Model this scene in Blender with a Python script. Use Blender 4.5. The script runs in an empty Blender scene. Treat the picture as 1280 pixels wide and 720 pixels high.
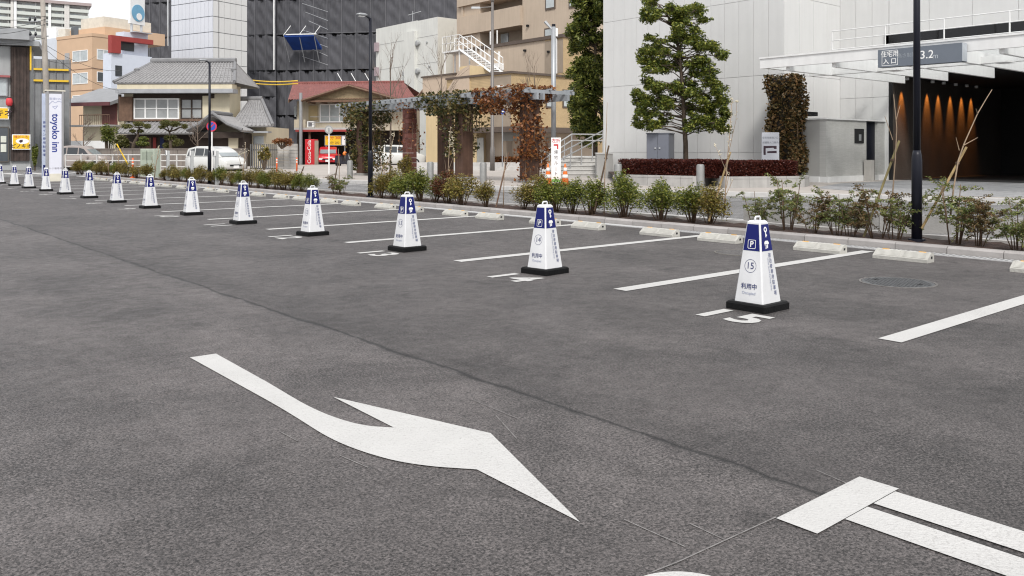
import bpy, math, random
import numpy as np
from mathutils import Matrix, Vector
R = math.radians
rnd = random.Random(7)
nrng = np.random.default_rng(7)
scene = bpy.context.scene
col = scene.collection

# ---------------------------------------------------------------- camera, sky, sun, exposure
# World axes follow the car park: +x runs into the bays, +y runs down the row of cones.
FPX, HX, HY, CAMZ = 1058.0, 640.0, 188.0, 1.2        # focal length and horizon in photo pixels, eye height in m
TH = R(40.27)
cam_d = bpy.data.cameras.new('camera'); cam = bpy.data.objects.new('camera', cam_d); col.objects.link(cam)
cam.location = (0, 0, CAMZ); cam.rotation_euler = (R(90), 0, -TH)
cam_d.sensor_fit = 'HORIZONTAL'; cam_d.sensor_width = 36; cam_d.lens = FPX/1280*36
cam_d.shift_y = -(360-HY)/1280; cam_d.clip_start = .05; cam_d.clip_end = 3000
scene.camera = cam

SUN_EL, SUN_AZ = R(48), math.atan2(-.58, -.81)       # direction towards the sun: (x, y) = (-.58, -.81)
w = bpy.data.worlds.new('World'); scene.world = w; w.use_nodes = True
nt = w.node_tree; bg = nt.nodes['Background']
sky = nt.nodes.new('ShaderNodeTexSky'); sky.sky_type = 'NISHITA'; sky.sun_disc = False
sky.sun_elevation = SUN_EL; sky.sun_rotation = SUN_AZ; sky.air_density = 1.0; sky.dust_density = 4.0; sky.ozone_density = 1.0
hs = nt.nodes.new('ShaderNodeHueSaturation'); hs.inputs['Saturation'].default_value = .22
nt.links.new(sky.outputs[0], hs.inputs['Color'])
cl = nt.nodes.new('ShaderNodeMixRGB'); cl.blend_type = 'MIX'; cl.inputs[0].default_value = .72       # thin even cloud
cl.inputs[2].default_value = (8.6, 8.7, 9.0, 1)
nt.links.new(hs.outputs[0], cl.inputs[1]); nt.links.new(cl.outputs[0], bg.inputs['Color'])
bg.inputs['Strength'].default_value = .105
sun_d = bpy.data.lights.new('sun', 'SUN'); sun_d.energy = 1.9; sun_d.angle = R(12); sun_d.color = (1, .965, .92)
sun = bpy.data.objects.new('sun', sun_d); col.objects.link(sun)
tosun = Vector((math.sin(SUN_AZ)*math.cos(SUN_EL), math.cos(SUN_AZ)*math.cos(SUN_EL), math.sin(SUN_EL)))
sun.rotation_euler = tosun.to_track_quat('Z', 'Y').to_euler(); sun.location = (0, 0, 40)
scene.view_settings.view_transform = 'Standard'; scene.view_settings.look = 'None'
scene.view_settings.exposure = .5; scene.view_settings.gamma = 1
scene.cycles.max_bounces = 6; scene.cycles.filter_width = 1.15; scene.cycles.transparent_max_bounces = 12

# ---------------------------------------------------------------- helpers
FW = Vector((math.sin(TH), math.cos(TH))); RT = Vector((math.cos(TH), -math.sin(TH)))
def ray(px): return FW + RT*((px-HX)/FPX)
def P(px, py, D):
    q = ray(px)*D; return Vector((q.x, q.y, CAMZ+(HY-py)/FPX*D))
def G(px, py, z=0):
    return P(px, py, FPX*(CAMZ-z)/(py-HY))
def along(px, v):                                     # y where the ray through px meets the plane x = v
    r = ray(px); return r.y/r.x*v

class MB:
    def __init__(s): s.v = []; s.f = []
    def add(s, vs, fs):
        n = len(s.v); s.v += [tuple(p) for p in vs]; s.f += [tuple(i+n for i in f) for f in fs]; return s
    def box(s, x0, x1, y0, y1, z0, z1):
        if x0 > x1: x0, x1 = x1, x0
        if y0 > y1: y0, y1 = y1, y0
        if z0 > z1: z0, z1 = z1, z0
        return s.add([(x0,y0,z0),(x1,y0,z0),(x1,y1,z0),(x0,y1,z0),(x0,y0,z1),(x1,y0,z1),(x1,y1,z1),(x0,y1,z1)],
              [(0,3,2,1),(4,5,6,7),(0,1,5,4),(1,2,6,5),(2,3,7,6),(3,0,4,7)])
    def cbox(s, x0, x1, y0, y1, z0, z1, b=.01):           # box with chamfered vertical and top edges
        def ring(i, z): return [(x0+i+b,y0+i,z),(x1-i-b,y0+i,z),(x1-i,y0+i+b,z),(x1-i,y1-i-b,z),(x1-i-b,y1-i,z),(x0+i+b,y1-i,z),(x0+i,y1-i-b,z),(x0+i,y0+i+b,z)]
        return s.rings([ring(0, z0), ring(0, z1-b), ring(b, z1)])
    def rings(s, rs, cap=True, close=True):
        n = len(rs[0]); base = len(s.v)
        for r in rs: s.v += [tuple(p) for p in r]
        for k in range(len(rs)-1):
            for i in range(n if close else n-1):
                j = (i+1) % n; a = base+k*n
                s.f.append((a+i, a+j, a+n+j, a+n+i))
        if cap:
            s.f.append(tuple(base+i for i in reversed(range(n)))); s.f.append(tuple(base+(len(rs)-1)*n+i for i in range(n)))
        return s
    def tube(s, pts, rad, n=6):
        pts = [Vector(p) for p in pts]
        if not isinstance(rad, (list, tuple)): rad = [rad]*len(pts)
        rs = []; ref = None
        for i, p in enumerate(pts):
            d = (pts[min(i+1, len(pts)-1)]-pts[max(i-1, 0)]).normalized()
            if ref is None: ref = Vector((1,0,0)) if abs(d.x) < .8 else Vector((0,1,0))
            a = (ref - d*ref.dot(d)).normalized(); b = d.cross(a); ref = a
            rs.append([p+(a*math.cos(2*math.pi*k/n)+b*math.sin(2*math.pi*k/n))*rad[i] for k in range(n)])
        return s.rings(rs)
    def lathe(s, prof, n=16, cx=0, cy=0):
        return s.rings([[(cx+r*math.cos(2*math.pi*k/n), cy+r*math.sin(2*math.pi*k/n), z) for k in range(n)] for r, z in prof])
    def prism(s, poly, axis, a, b):                       # poly of 2D points extruded along an axis
        def m(p, t): return (t,p[0],p[1]) if axis == 'x' else (p[0],t,p[1]) if axis == 'y' else (p[0],p[1],t)
        return s.rings([[m(p, a) for p in poly], [m(p, b) for p in poly]])
    def mesh(s, name, m, smooth=False):
        me = bpy.data.meshes.new(name); me.from_pydata(s.v, [], s.f)
        import bmesh
        bm = bmesh.new(); bm.from_mesh(me); bmesh.ops.recalc_face_normals(bm, faces=bm.faces); bm.to_mesh(me); bm.free()
        if m: me.materials.append(m)
        if smooth:
            for p in me.polygons: p.use_smooth = True
        return me
    def build(s, name, m, parent=None, smooth=False, loc=None):
        return ob(name, s.mesh(name, m, smooth), parent, loc)
def ob(name, me, parent=None, loc=None, rz=None, scale=None):
    o = bpy.data.objects.new(name, me); col.objects.link(o)
    if parent: o.parent = parent
    if loc is not None: o.location = loc
    if rz is not None: o.rotation_euler = (0, 0, rz)
    if scale is not None: o.scale = (scale,)*3 if not isinstance(scale, (tuple, list)) else scale
    return o
def tag(o, label=None, cat=None, group=None, kind=None):
    if label: o['label'] = label
    if cat: o['category'] = cat
    if group: o['group'] = group
    if kind: o['kind'] = kind
    return o
def thing(name, label, cat, loc=(0,0,0), rz=0, group=None):
    o = ob(name, None, None, loc, rz); return tag(o, label, cat, group)
def smooth_angle(o, deg=40):
    for p in o.data.polygons: p.use_smooth = True
    try: o.data.set_sharp_from_angle(angle=R(deg))
    except Exception: pass
    return o

ONES = 'first second third fourth fifth sixth seventh eighth ninth tenth eleventh twelfth thirteenth fourteenth fifteenth sixteenth seventeenth eighteenth nineteenth'.split()
def ordinal(n):
    if n < 20: return ONES[n-1]
    t = {2:'twent',3:'thirt',4:'fort',5:'fift',6:'sixt'}[n//10]
    return t+'ieth' if n % 10 == 0 else t+'y-'+ONES[n % 10-1]
# ---------------------------------------------------------------- materials
MATS = {}
def M(name, c, rough=.65, var=.12, scale=2.0, bump=0., bscale=60., metal=0., spec=.4, streak=0., rand=0.):
    if name in MATS: return MATS[name]
    m = bpy.data.materials.new(name); m.use_nodes = True; n = m.node_tree.nodes; L = m.node_tree.links
    b = n['Principled BSDF']; b.inputs['Roughness'].default_value = rough; b.inputs['Metallic'].default_value = metal
    b.inputs['Specular IOR Level'].default_value = spec
    tc = n.new('ShaderNodeTexCoord'); nz = n.new('ShaderNodeTexNoise'); nz.inputs['Scale'].default_value = scale
    nz.inputs['Detail'].default_value = 6; nz.inputs['Roughness'].default_value = .62
    L.new(tc.outputs['Object'], nz.inputs['Vector'])
    mr = n.new('ShaderNodeMapRange'); mr.inputs[1].default_value = .3; mr.inputs[2].default_value = .7
    mr.inputs[3].default_value = 1-var; mr.inputs[4].default_value = 1+var*.8
    L.new(nz.outputs[0], mr.inputs[0]); fac = mr.outputs[0]
    if streak:
        mp = n.new('ShaderNodeMapping'); mp.inputs['Scale'].default_value = (5, 5, .35); L.new(tc.outputs['Object'], mp.inputs[0])
        n2 = n.new('ShaderNodeTexNoise'); n2.inputs['Scale'].default_value = 1.2; n2.inputs['Detail'].default_value = 5
        L.new(mp.outputs[0], n2.inputs['Vector'])
        m2 = n.new('ShaderNodeMapRange'); m2.inputs[1].default_value = .35; m2.inputs[2].default_value = .75
        m2.inputs[3].default_value = 1+streak*.3; m2.inputs[4].default_value = 1-streak
        L.new(n2.outputs[0], m2.inputs[0])
        mu = n.new('ShaderNodeMath'); mu.operation = 'MULTIPLY'; L.new(fac, mu.inputs[0]); L.new(m2.outputs[0], mu.inputs[1]); fac = mu.outputs[0]
    if rand:
        oi = n.new('ShaderNodeObjectInfo'); m3 = n.new('ShaderNodeMapRange'); m3.inputs[3].default_value = 1-rand; m3.inputs[4].default_value = 1+rand
        L.new(oi.outputs['Random'], m3.inputs[0])
        mu = n.new('ShaderNodeMath'); mu.operation = 'MULTIPLY'; L.new(fac, mu.inputs[0]); L.new(m3.outputs[0], mu.inputs[1]); fac = mu.outputs[0]
    vm = n.new('ShaderNodeVectorMath'); vm.operation = 'SCALE'; vm.inputs[0].default_value = c[:3]; L.new(fac, vm.inputs['Scale'])
    L.new(vm.outputs[0], b.inputs['Base Color'])
    if bump:
        n3 = n.new('ShaderNodeTexNoise'); n3.inputs['Scale'].default_value = bscale; n3.inputs['Detail'].default_value = 4
        L.new(tc.outputs['Object'], n3.inputs['Vector'])
        bp = n.new('ShaderNodeBump'); bp.inputs['Strength'].default_value = bump; bp.inputs['Distance'].default_value = .02
        L.new(n3.outputs[0], bp.inputs['Height']); L.new(bp.outputs[0], b.inputs['Normal'])
    MATS[name] = m; return m
def leafmat(name, cols, rough=.45, trans=.25):
    m = bpy.data.materials.new(name); m.use_nodes = True; n = m.node_tree.nodes; L = m.node_tree.links
    b = n['Principled BSDF']; b.inputs['Roughness'].default_value = rough; b.inputs['Specular IOR Level'].default_value = .35
    g = n.new('ShaderNodeNewGeometry'); r = n.new('ShaderNodeValToRGB'); L.new(g.outputs['Random Per Island'], r.inputs[0])
    r.color_ramp.elements[0].color = (*cols[0], 1); r.color_ramp.elements[1].color = (*cols[-1], 1)
    for i, c in enumerate(cols[1:-1]):
        e = r.color_ramp.elements.new((i+1)/(len(cols)-1)); e.color = (*c, 1)
    L.new(r.outputs[0], b.inputs['Base Color'])
    t = n.new('ShaderNodeBsdfTranslucent'); L.new(r.outputs[0], t.inputs['Color'])
    mx = n.new('ShaderNodeMixShader'); mx.inputs[0].default_value = trans
    L.new(b.outputs[0], mx.inputs[1]); L.new(t.outputs[0], mx.inputs[2]); L.new(mx.outputs[0], n['Material Output'].inputs[0])
    MATS[name] = m; return m
def asphalt(name, base, seam=None, dark=1.0):
    m = bpy.data.materials.new(name); m.use_nodes = True; n = m.node_tree.nodes; L = m.node_tree.links
    b = n['Principled BSDF']; b.inputs['Specular IOR Level'].default_value = .5
    tc = n.new('ShaderNodeTexCoord'); O = tc.outputs['Object']
    def noise(s, d=4, r=.6, vec=O, dist=0):
        q = n.new('ShaderNodeTexNoise'); q.inputs['Scale'].default_value = s; q.inputs['Detail'].default_value = d; q.inputs['Roughness'].default_value = r
        q.inputs['Distortion'].default_value = dist; L.new(vec, q.inputs['Vector']); return q.outputs[0]
    def rng(x, a, bb, c, d):
        q = n.new('ShaderNodeMapRange'); q.inputs[1].default_value = a; q.inputs[2].default_value = bb; q.inputs[3].default_value = c; q.inputs[4].default_value = d
        L.new(x, q.inputs[0]); return q.outputs[0]
    def math_(op, x, y):
        q = n.new('ShaderNodeMath'); q.operation = op
        for k, t in enumerate((x, y)):
            if isinstance(t, (int, float)): q.inputs[k].default_value = t
            else: L.new(t, q.inputs[k])
        return q.outputs[0]
    vo = n.new('ShaderNodeTexVoronoi'); vo.inputs['Scale'].default_value = 140; L.new(O, vo.inputs['Vector'])
    stones = rng(vo.outputs['Color'], .05, .95, .42, 1.58)           # each chipping its own tone
    coarse = math_('MULTIPLY', math_('SUBTRACT', noise(.9, 5, .7, dist=.7), .5), .30)      # more open texture in places
    pits = rng(math_('ADD', noise(82, 4, .8), coarse), .39, .53, .16, 1.1)
    mid = rng(noise(9, 6, .7), .3, .7, .86, 1.14)
    pat = rng(noise(.7, 6, .66, dist=.9), .36, .64, .82, 1.14)
    mp = n.new('ShaderNodeMapping'); mp.inputs['Scale'].default_value = (1.6, .22, 1); L.new(O, mp.inputs[0])
    roll = rng(noise(1.0, 4, .6, vec=mp.outputs[0]), .32, .7, .86, 1.13)   # roller passes along the lane
    fac = math_('MULTIPLY', math_('MULTIPLY', stones, pits), math_('MULTIPLY', mid, math_('MULTIPLY', pat, roll)))
    st = math_('ADD', noise(1.9, 6, .72, dist=1.2), math_('MULTIPLY', math_('SUBTRACT', noise(60, 3, .7), .5), .25))
    fac = math_('MULTIPLY', fac, rng(st, .54, .7, 1.0, .6))      # old drips and damp stains
    hgt = math_('ADD', math_('MULTIPLY', noise(70, 3, .7), .6), math_('MULTIPLY', vo.outputs['Distance'], -.8))
    if seam is not None:
        sx = n.new('ShaderNodeSeparateXYZ'); L.new(O, sx.inputs[0])
        mp2 = n.new('ShaderNodeMapping'); mp2.inputs['Scale'].default_value = (.01, 1, 1); L.new(O, mp2.inputs[0])
        wob = math_('MULTIPLY', math_('SUBTRACT', noise(1.1, 5, .65, vec=mp2.outputs[0]), .5), .16)
        wob2 = math_('MULTIPLY', math_('SUBTRACT', noise(14, 3, .7), .5), .025)
        d = math_('ADD', math_('SUBTRACT', sx.outputs[0], seam), math_('ADD', wob, wob2))
        ad = math_('ABSOLUTE', d, 0)
        wdt = rng(noise(2.3, 3, .6), .35, .65, .013, .044)
        edge = n.new('ShaderNodeMapRange'); L.new(ad, edge.inputs[0]); edge.inputs[1].default_value = 0; L.new(wdt, edge.inputs[2])
        edge.inputs[3].default_value = .1; edge.inputs[4].default_value = 1
        far = rng(d, -.03, .03, 1.06, .9)
        halo = math_('MULTIPLY', rng(math_('ABSOLUTE', math_('ADD', d, .12), 0), 0, .2, 1.14, 1.0), rng(math_('ABSOLUTE', math_('SUBTRACT', d, .1), 0), 0, .35, .8, 1.0))
        fac = math_('MULTIPLY', math_('MULTIPLY', fac, edge.outputs[0]), math_('MULTIPLY', far, halo))
        hgt = math_('ADD', hgt, math_('MULTIPLY', edge.outputs[0], .8))
    vm = n.new('ShaderNodeVectorMath'); vm.operation = 'SCALE'; vm.inputs[0].default_value = base; L.new(fac, vm.inputs['Scale'])
    L.new(vm.outputs[0], b.inputs['Base Color']); L.new(rng(mid, .8, 1.2, .72, .42), b.inputs['Roughness'])
    bp = n.new('ShaderNodeBump'); bp.inputs['Strength'].default_value = .75; bp.inputs['Distance'].default_value = .007
    L.new(hgt, bp.inputs['Height']); L.new(bp.outputs[0], b.inputs['Normal']); MATS[name] = m; return m
def paintmat(name, c, wear=.5):
    m = M(name, c, .6, .05, 3, .3, 90, spec=.3); n = m.node_tree.nodes; L = m.node_tree.links; b = n['Principled BSDF']
    src = b.inputs['Base Color'].links[0].from_socket
    tc = [q for q in n if q.type == 'TEX_COORD'][0]
    n1 = n.new('ShaderNodeTexNoise'); n1.inputs['Scale'].default_value = 130; n1.inputs['Detail'].default_value = 3
    n2 = n.new('ShaderNodeTexNoise'); n2.inputs['Scale'].default_value = 2.5; n2.inputs['Detail'].default_value = 5
    L.new(tc.outputs['Object'], n1.inputs['Vector']); L.new(tc.outputs['Object'], n2.inputs['Vector'])
    ad = n.new('ShaderNodeMath'); ad.operation = 'MULTIPLY_ADD'; ad.inputs[1].default_value = .35
    L.new(n2.outputs[0], ad.inputs[0]); L.new(n1.outputs[0], ad.inputs[2])
    mr = n.new('ShaderNodeMapRange'); mr.inputs[1].default_value = .72; mr.inputs[2].default_value = .88; mr.inputs[4].default_value = wear; L.new(ad.outputs[0], mr.inputs[0])
    mx = n.new('ShaderNodeMixRGB'); L.new(mr.outputs[0], mx.inputs[0]); L.new(src, mx.inputs[1]); mx.inputs[2].default_value = (.3, .29, .28, 1)
    L.new(mx.outputs[0], b.inputs['Base Color']); return m
def glassmat(name, c, rough=.06):
    return M(name, c, rough, .25, .8, spec=.8)

asp = asphalt('asphalt', (.097, .0865, .0838), seam=2.74)
asp2 = asphalt('street_asphalt', (.22, .216, .214))
paint = paintmat('road_paint', (.50, .494, .48))
WHITE = M('white_paint', (.78, .78, .77), .45, .05)
GREYM = M('grey_metal', (.33, .34, .35), .45, .1, metal=.3)
STEEL = M('steel', (.55, .56, .57), .35, .1, metal=.6)
BLACKM = M('black_paint', (.008, .009, .016), .4, .2, spec=.3)
DARK = M('dark_void', (.012, .012, .013), .9, .2)
conc = M('concrete', (.27, .262, .25), .85, .18, 3, .25, 50, streak=.15, rand=.08)
bark = M('bark', (.10, .075, .055), .9, .35, 12, .6, 50)
GLASS = glassmat('window_glass', (.05, .06, .07))
PALEGL = glassmat('curtained_glass', (.42, .46, .47), .15)

# ---------------------------------------------------------------- lettering (built-in font, turned into mesh)
_tx = {}
def text_mesh(s, size, m, bold=0., align='CENTER'):
    k = (s, size, m.name, bold, align)
    if k in _tx: return _tx[k]
    c = bpy.data.curves.new('t', 'FONT'); c.body = s; c.size = size; c.align_x = align; c.align_y = 'CENTER'; c.offset = bold*size
    c.resolution_u = 3; c.space_line = 1.0
    o = bpy.data.objects.new('t', c); col.objects.link(o); dg = bpy.context.evaluated_depsgraph_get(); dg.update()
    me = bpy.data.meshes.new_from_object(o.evaluated_get(dg)); me.name = 'lettering'
    me.materials.clear(); me.materials.append(m); bpy.data.objects.remove(o); bpy.data.curves.remove(c)
    _tx[k] = me; return me
def face_m(o, right, up):
    r = Vector(right).normalized(); u = Vector(up).normalized(); n = r.cross(u)
    m = Matrix((r, u, n)).transposed().to_4x4(); m.translation = Vector(o); return m
def lay(name, me, parent, fm, x=0, y=0, z=.002, rot=0):
    o = bpy.data.objects.new(name, me); col.objects.link(o); o.parent = parent
    o.matrix_local = fm @ Matrix.Translation((x, y, z)) @ Matrix.Rotation(rot, 4, 'Z'); return o
def write(s, size, m, parent, fm, x=0, y=0, z=.003, rot=0, bold=0., align='CENTER'):
    return lay('lettering', text_mesh(s, size, m, bold, align), parent, fm, x, y, z, rot)
def flat(name, pts, m, parent, fm, x=0, y=0, z=.002):
    b = MB(); b.add([(p[0], p[1], 0) for p in pts], [tuple(range(len(pts)))]); return lay(name, b.mesh(name, m), parent, fm, x, y, z)

# ---------------------------------------------------------------- volumes seen corner-on: left face runs along local +y, right face along local +x
class Vol:
    def __init__(s, name, label, cat, pc, D, rot=0, group=None):
        q = ray(pc)*D; s.o = Vector((q.x, q.y)); s.rot = R(rot); s.px = pc; s.D0 = D
        s.ex = Vector((math.cos(s.rot), math.sin(s.rot))); s.ey = Vector((-math.sin(s.rot), math.cos(s.rot)))
        s.root = thing(name, label, cat, (q.x, q.y, 0), s.rot, group)
    def y(s, px, d=0):                                    # along the left face (plane local x = d)
        r = ray(px); o = s.o + s.ex*d; return s._solve(r, o, s.ey)
    def x(s, px, d=0):                                    # along the right face (plane local y = d)
        r = ray(px); o = s.o + s.ey*d; return s._solve(r, o, s.ex)
    def _solve(s, r, o, e):                               # o + t e = k r
        det = r.x*e.y - r.y*e.x
        return (r.y*o.x - r.x*o.y)/det
    def zl(s, px, py, d=0):
        q = s.o + s.ex*d + s.ey*s.y(px, d); return CAMZ+(HY-py)/FPX*q.dot(FW)
    def zr(s, px, py, d=0):
        q = s.o + s.ey*d + s.ex*s.x(px, d); return CAMZ+(HY-py)/FPX*q.dot(FW)
    def zc(s, py): return CAMZ+(HY-py)/FPX*s.D0
    def lbox(s, name, m, px0, px1, py0, py1, d0=-.05, d1=.05, parent=None, pr=None, mb=None):
        pr = pr if pr is not None else (px0+px1)/2
        b = mb or MB(); b.box(d0, d1, s.y(px0), s.y(px1), s.zl(pr, py0), max(s.zl(pr, py1), -.05))
        return b if mb else b.build(name, m, parent or s.root)
    def rbox(s, name, m, px0, px1, py0, py1, d0=-.05, d1=.05, parent=None, pr=None, mb=None):
        pr = pr if pr is not None else (px0+px1)/2
        b = mb or MB(); b.box(s.x(px0), s.x(px1), d0, d1, s.zr(pr, py0), max(s.zr(pr, py1), -.05))
        return b if mb else b.build(name, m, parent or s.root)
    def window(s, side, px0, px1, py0, py1, fm=None, gm=None, cols=2, rows=1, fw=.07, out=.05, name='window'):
        fm = fm or WHITE; gm = gm or GLASS; pr = (px0+px1)/2
        if side == 'L': a0, a1, z1, z0 = s.y(px1), s.y(px0), s.zl(pr, py0), s.zl(pr, py1)
        else: a0, a1, z1, z0 = s.x(px0), s.x(px1), s.zr(pr, py0), s.zr(pr, py1)
        def bx(b, p0, p1, d0, d1, q0, q1):
            b.box(d0, d1, p0, p1, q0, q1) if side == 'L' else b.box(p0, p1, d0, d1, q0, q1)
        b = MB(); bx(b, a0, a1, -out, .02, z0, z0+fw); bx(b, a0, a1, -out, .02, z1-fw, z1)
        bx(b, a0, a0+fw, -out, .02, z0+fw, z1-fw); bx(b, a1-fw, a1, -out, .02, z0+fw, z1-fw)
        for i in range(1, cols):
            c = a0+(a1-a0)*i/cols; bx(b, c-fw/2, c+fw/2, -out*.8, .02, z0+fw, z1-fw)
        for i in range(1, rows):
            c = z0+(z1-z0)*i/rows; bx(b, a0+fw, a1-fw, -out*.7, .02, c-fw/3, c+fw/3)
        w_ = b.build(name, fm, s.root)
        for i in range(cols):
            c0 = a0+(a1-a0)*i/cols+fw*.5; c1 = a0+(a1-a0)*(i+1)/cols-fw*.5
            for j in range(rows):
                e0 = z0+(z1-z0)*j/rows+fw*.3; e1 = z0+(z1-z0)*(j+1)/rows-fw*.3
                g = MB(); bx(g, c0, c1, -out*.35, .01, e0, e1); g.build('pane', gm, w_)
        return w_
# ================================================================ the setting: ground, car park, street, pavement
def sheet(name, pts, z, m, kind='structure', parent=None):
    b = MB(); b.add([(p[0], p[1], z) for p in pts], [tuple(range(len(pts)))])
    o = b.build(name, m, parent)
    if kind and not parent: o['kind'] = kind
    return o
sheet('ground', [(-700,-700),(900,-700),(900,900),(-700,900)], -.012, M('far_ground', (.2, .195, .19), .9, .15, .3))
V0, V1 = 5.36, 9.74                                      # painted lines run from V0 to V1, kerb at KV
KV, BED0, BED1 = 10.12, 10.27, 11.25
U_END = 43.0
lot = sheet('parking_lot', [(-30,-14),(KV,-14),(KV,U_END),(-30,U_END)], 0, asp)
street_m = sheet('street', [(BED1+.15,-40),(60,-40),(60,90),(-120,90),(-120,U_END+.6),(BED1+.15,U_END+.6)], -.004, asp2)
def mark(name, pts, z=.004, m=None):
    b = MB(); b.add([(p[0], p[1], z) for p in pts], [tuple(range(len(pts)))]); return b.build(name, m or paint, lot)
def rect(x0, x1, y0, y1): return [(x0,y0),(x1,y0),(x1,y1),(x0,y1)]
for k in range(16):
    u = 2.53+2.415*k; mark('bay_line', rect(V0+(-.1 if k == 0 else .04 if k == 1 else .1), V1, u-.075, u+.075))
mark('edge_line', rect(V1+.22, V1+.36, 2.50+2.42*15, U_END-1))
# turn arrow, outline measured on the ground
az = [(85,63),(160,52),(300,130),(420,200),(510,238),(590,258),(668,264),(495,176),(945,280),(1200,535),(905,384),(800,377),(700,364),(620,345),(540,318),(470,285),(380,229),(300,182)]
def cat(p0, p1, p2, p3, t): return tuple(.5*(2*b_+(c-a)*t+(2*a-5*b_+4*c-d)*t*t+(3*b_-a-3*c+d)*t**3) for a, b_, c, d in zip(p0, p1, p2, p3))
sm = []
for i_, p in enumerate(az):
    sm.append(p)
    if 2 <= i_ <= 5 or 11 <= i_ <= 16:
        for t_ in (.2,.4,.6,.8): sm.append(cat(az[i_-1] if i_ != 11 else az[10], p, az[i_+1], az[(i_+2) % len(az)] if i_ != 5 else az[6], t_))
apts = [G(200+x/2.2857, 420+y/2.2857) for x, y in sm]
mark('turn_arrow', apts)
# stop bar with the double lane line
mark('stop_bar', rect(2.435, 2.98, 1.40, 1.545))
mark('lane_line', rect(2.79, 2.945, -12, 1.397)); mark('lane_line', rect(2.60, 2.748, -12, 1.397))
arc = [(-.0+1.9+.34*math.cos(t*math.pi/16), 1.33+.34*math.sin(t*math.pi/16)) for t in range(33)]
g0 = G(845, 717)
ring = []
for r_ in (.19, .09):
    ring.append([(g0.x-.185*FW.x+r_*math.cos(t*math.pi/24), g0.y-.185*FW.y+r_*math.sin(t*math.pi/24)) for t in range(48)])
b = MB(); b.rings([[(p[0], p[1], .004) for p in q] for q in ring], cap=False); b.build('painted_ring', paint, lot)
chalk = M('chalk', (.2, .19, .185), .9, .4, 30)
def chalk_line(p, q, wd=.005):
    a, c = G(*p), G(*q); d = Vector((c.x-a.x, c.y-a.y)).normalized(); n_ = Vector((-d.y, d.x))*wd/2
    mark('chalk_line', [(a.x-n_.x,a.y-n_.y),(c.x-n_.x,c.y-n_.y),(c.x+n_.x,c.y+n_.y),(a.x+n_.x,a.y+n_.y)], .0025, chalk)
for p, q in [((970,647),(850,702)), ((780,650),(856,684)), ((862,655),(905,675)), ((425,570),(460,585)), ((590,500),(648,524)), ((250,385),(330,425)), ((350,540),(372,552)), ((620,520),(646,549)), ((850,702),(815,716)), ((1020,588),(1075,612))]:
    chalk_line(p, q)
# bay numbers painted on the ground, read from the aisle
for i in range(14):
    num = str(15-i); u = 3.70+2.44*i
    for q, dg_ in enumerate(num):
        o = ob('bay_number', text_mesh(dg_, .46, paint, .035), lot, (5.16, u+(.10-.30*q if len(num) == 2 else -.03), .004)); o.rotation_euler = (0, 0, R(-90)); o.scale = (1.1, 1, 1)
# kerb of granite blocks, drain strip before it, planting bed behind
kerb = tag(ob('kerb', None, None, (KV, 0, 0)), kind='structure')
kst = M('kerb_stone', (.31, .292, .282), .8, .12, 6, .2, 60, rand=.1)
km = MB(); km.rings([[(0,.004,-.02),(.15,.004,-.02),(.15,.004,.095),(.025,.004,.095),(.0,.004,.075)], [(0,.596,-.02),(.15,.596,-.02),(.15,.596,.095),(.025,.596,.095),(.0,.596,.075)]])
kme = km.mesh('kerb_stone', kst)
n_k = int((U_END+6)/.6)
for i in range(n_k): ob('kerb_stone', kme, kerb, (rnd.uniform(-.003,.003), -6+.6*i, rnd.uniform(-.004,.004)))
drm = paintmat('drain_strip', (.5, .5, .5))
b = MB(); dr = tag(b.box(KV-.17, KV-.01, -6, U_END, -.01, .012).build('drain_cover', drm), kind='structure')
b = MB()
for i in range(170):
    for j in range(4):
        y = -1+.055*i; x = KV-.148+.034*j; b.add([(x,y,.0135),(x+.018,y,.0135),(x+.018,y+.03,.0135),(x,y+.03,.0135)], [(0,1,2,3)])
tag(b.build('slot', M('drain_slot', (.2,.2,.2), .8), dr), kind='stuff')
soil = M('soil', (.055, .033, .026), .95, .4, 14, .9, 35)
b = MB(); NX, NY = 6, 420
vs = []; fs = []
for j in range(NY+1):
    for i in range(NX+1):
        vs.append((BED0+(BED1-BED0)*i/NX, -6+(U_END+6)*j/NY, .062+rnd.uniform(-.014,.02)))
for j in range(NY):
    for i in range(NX): a = j*(NX+1)+i; fs.append((a,a+1,a+NX+2,a+NX+1))
b.add(vs, fs); tag(b.build('planting_bed', soil), kind='structure')
b = MB(); b.box(BED1, BED1+.12, -6, U_END, -.02, .10); tag(b.build('bed_edging', M('edging', (.40,.385,.37), .85, .15, 4, .2)), kind='structure')
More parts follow.
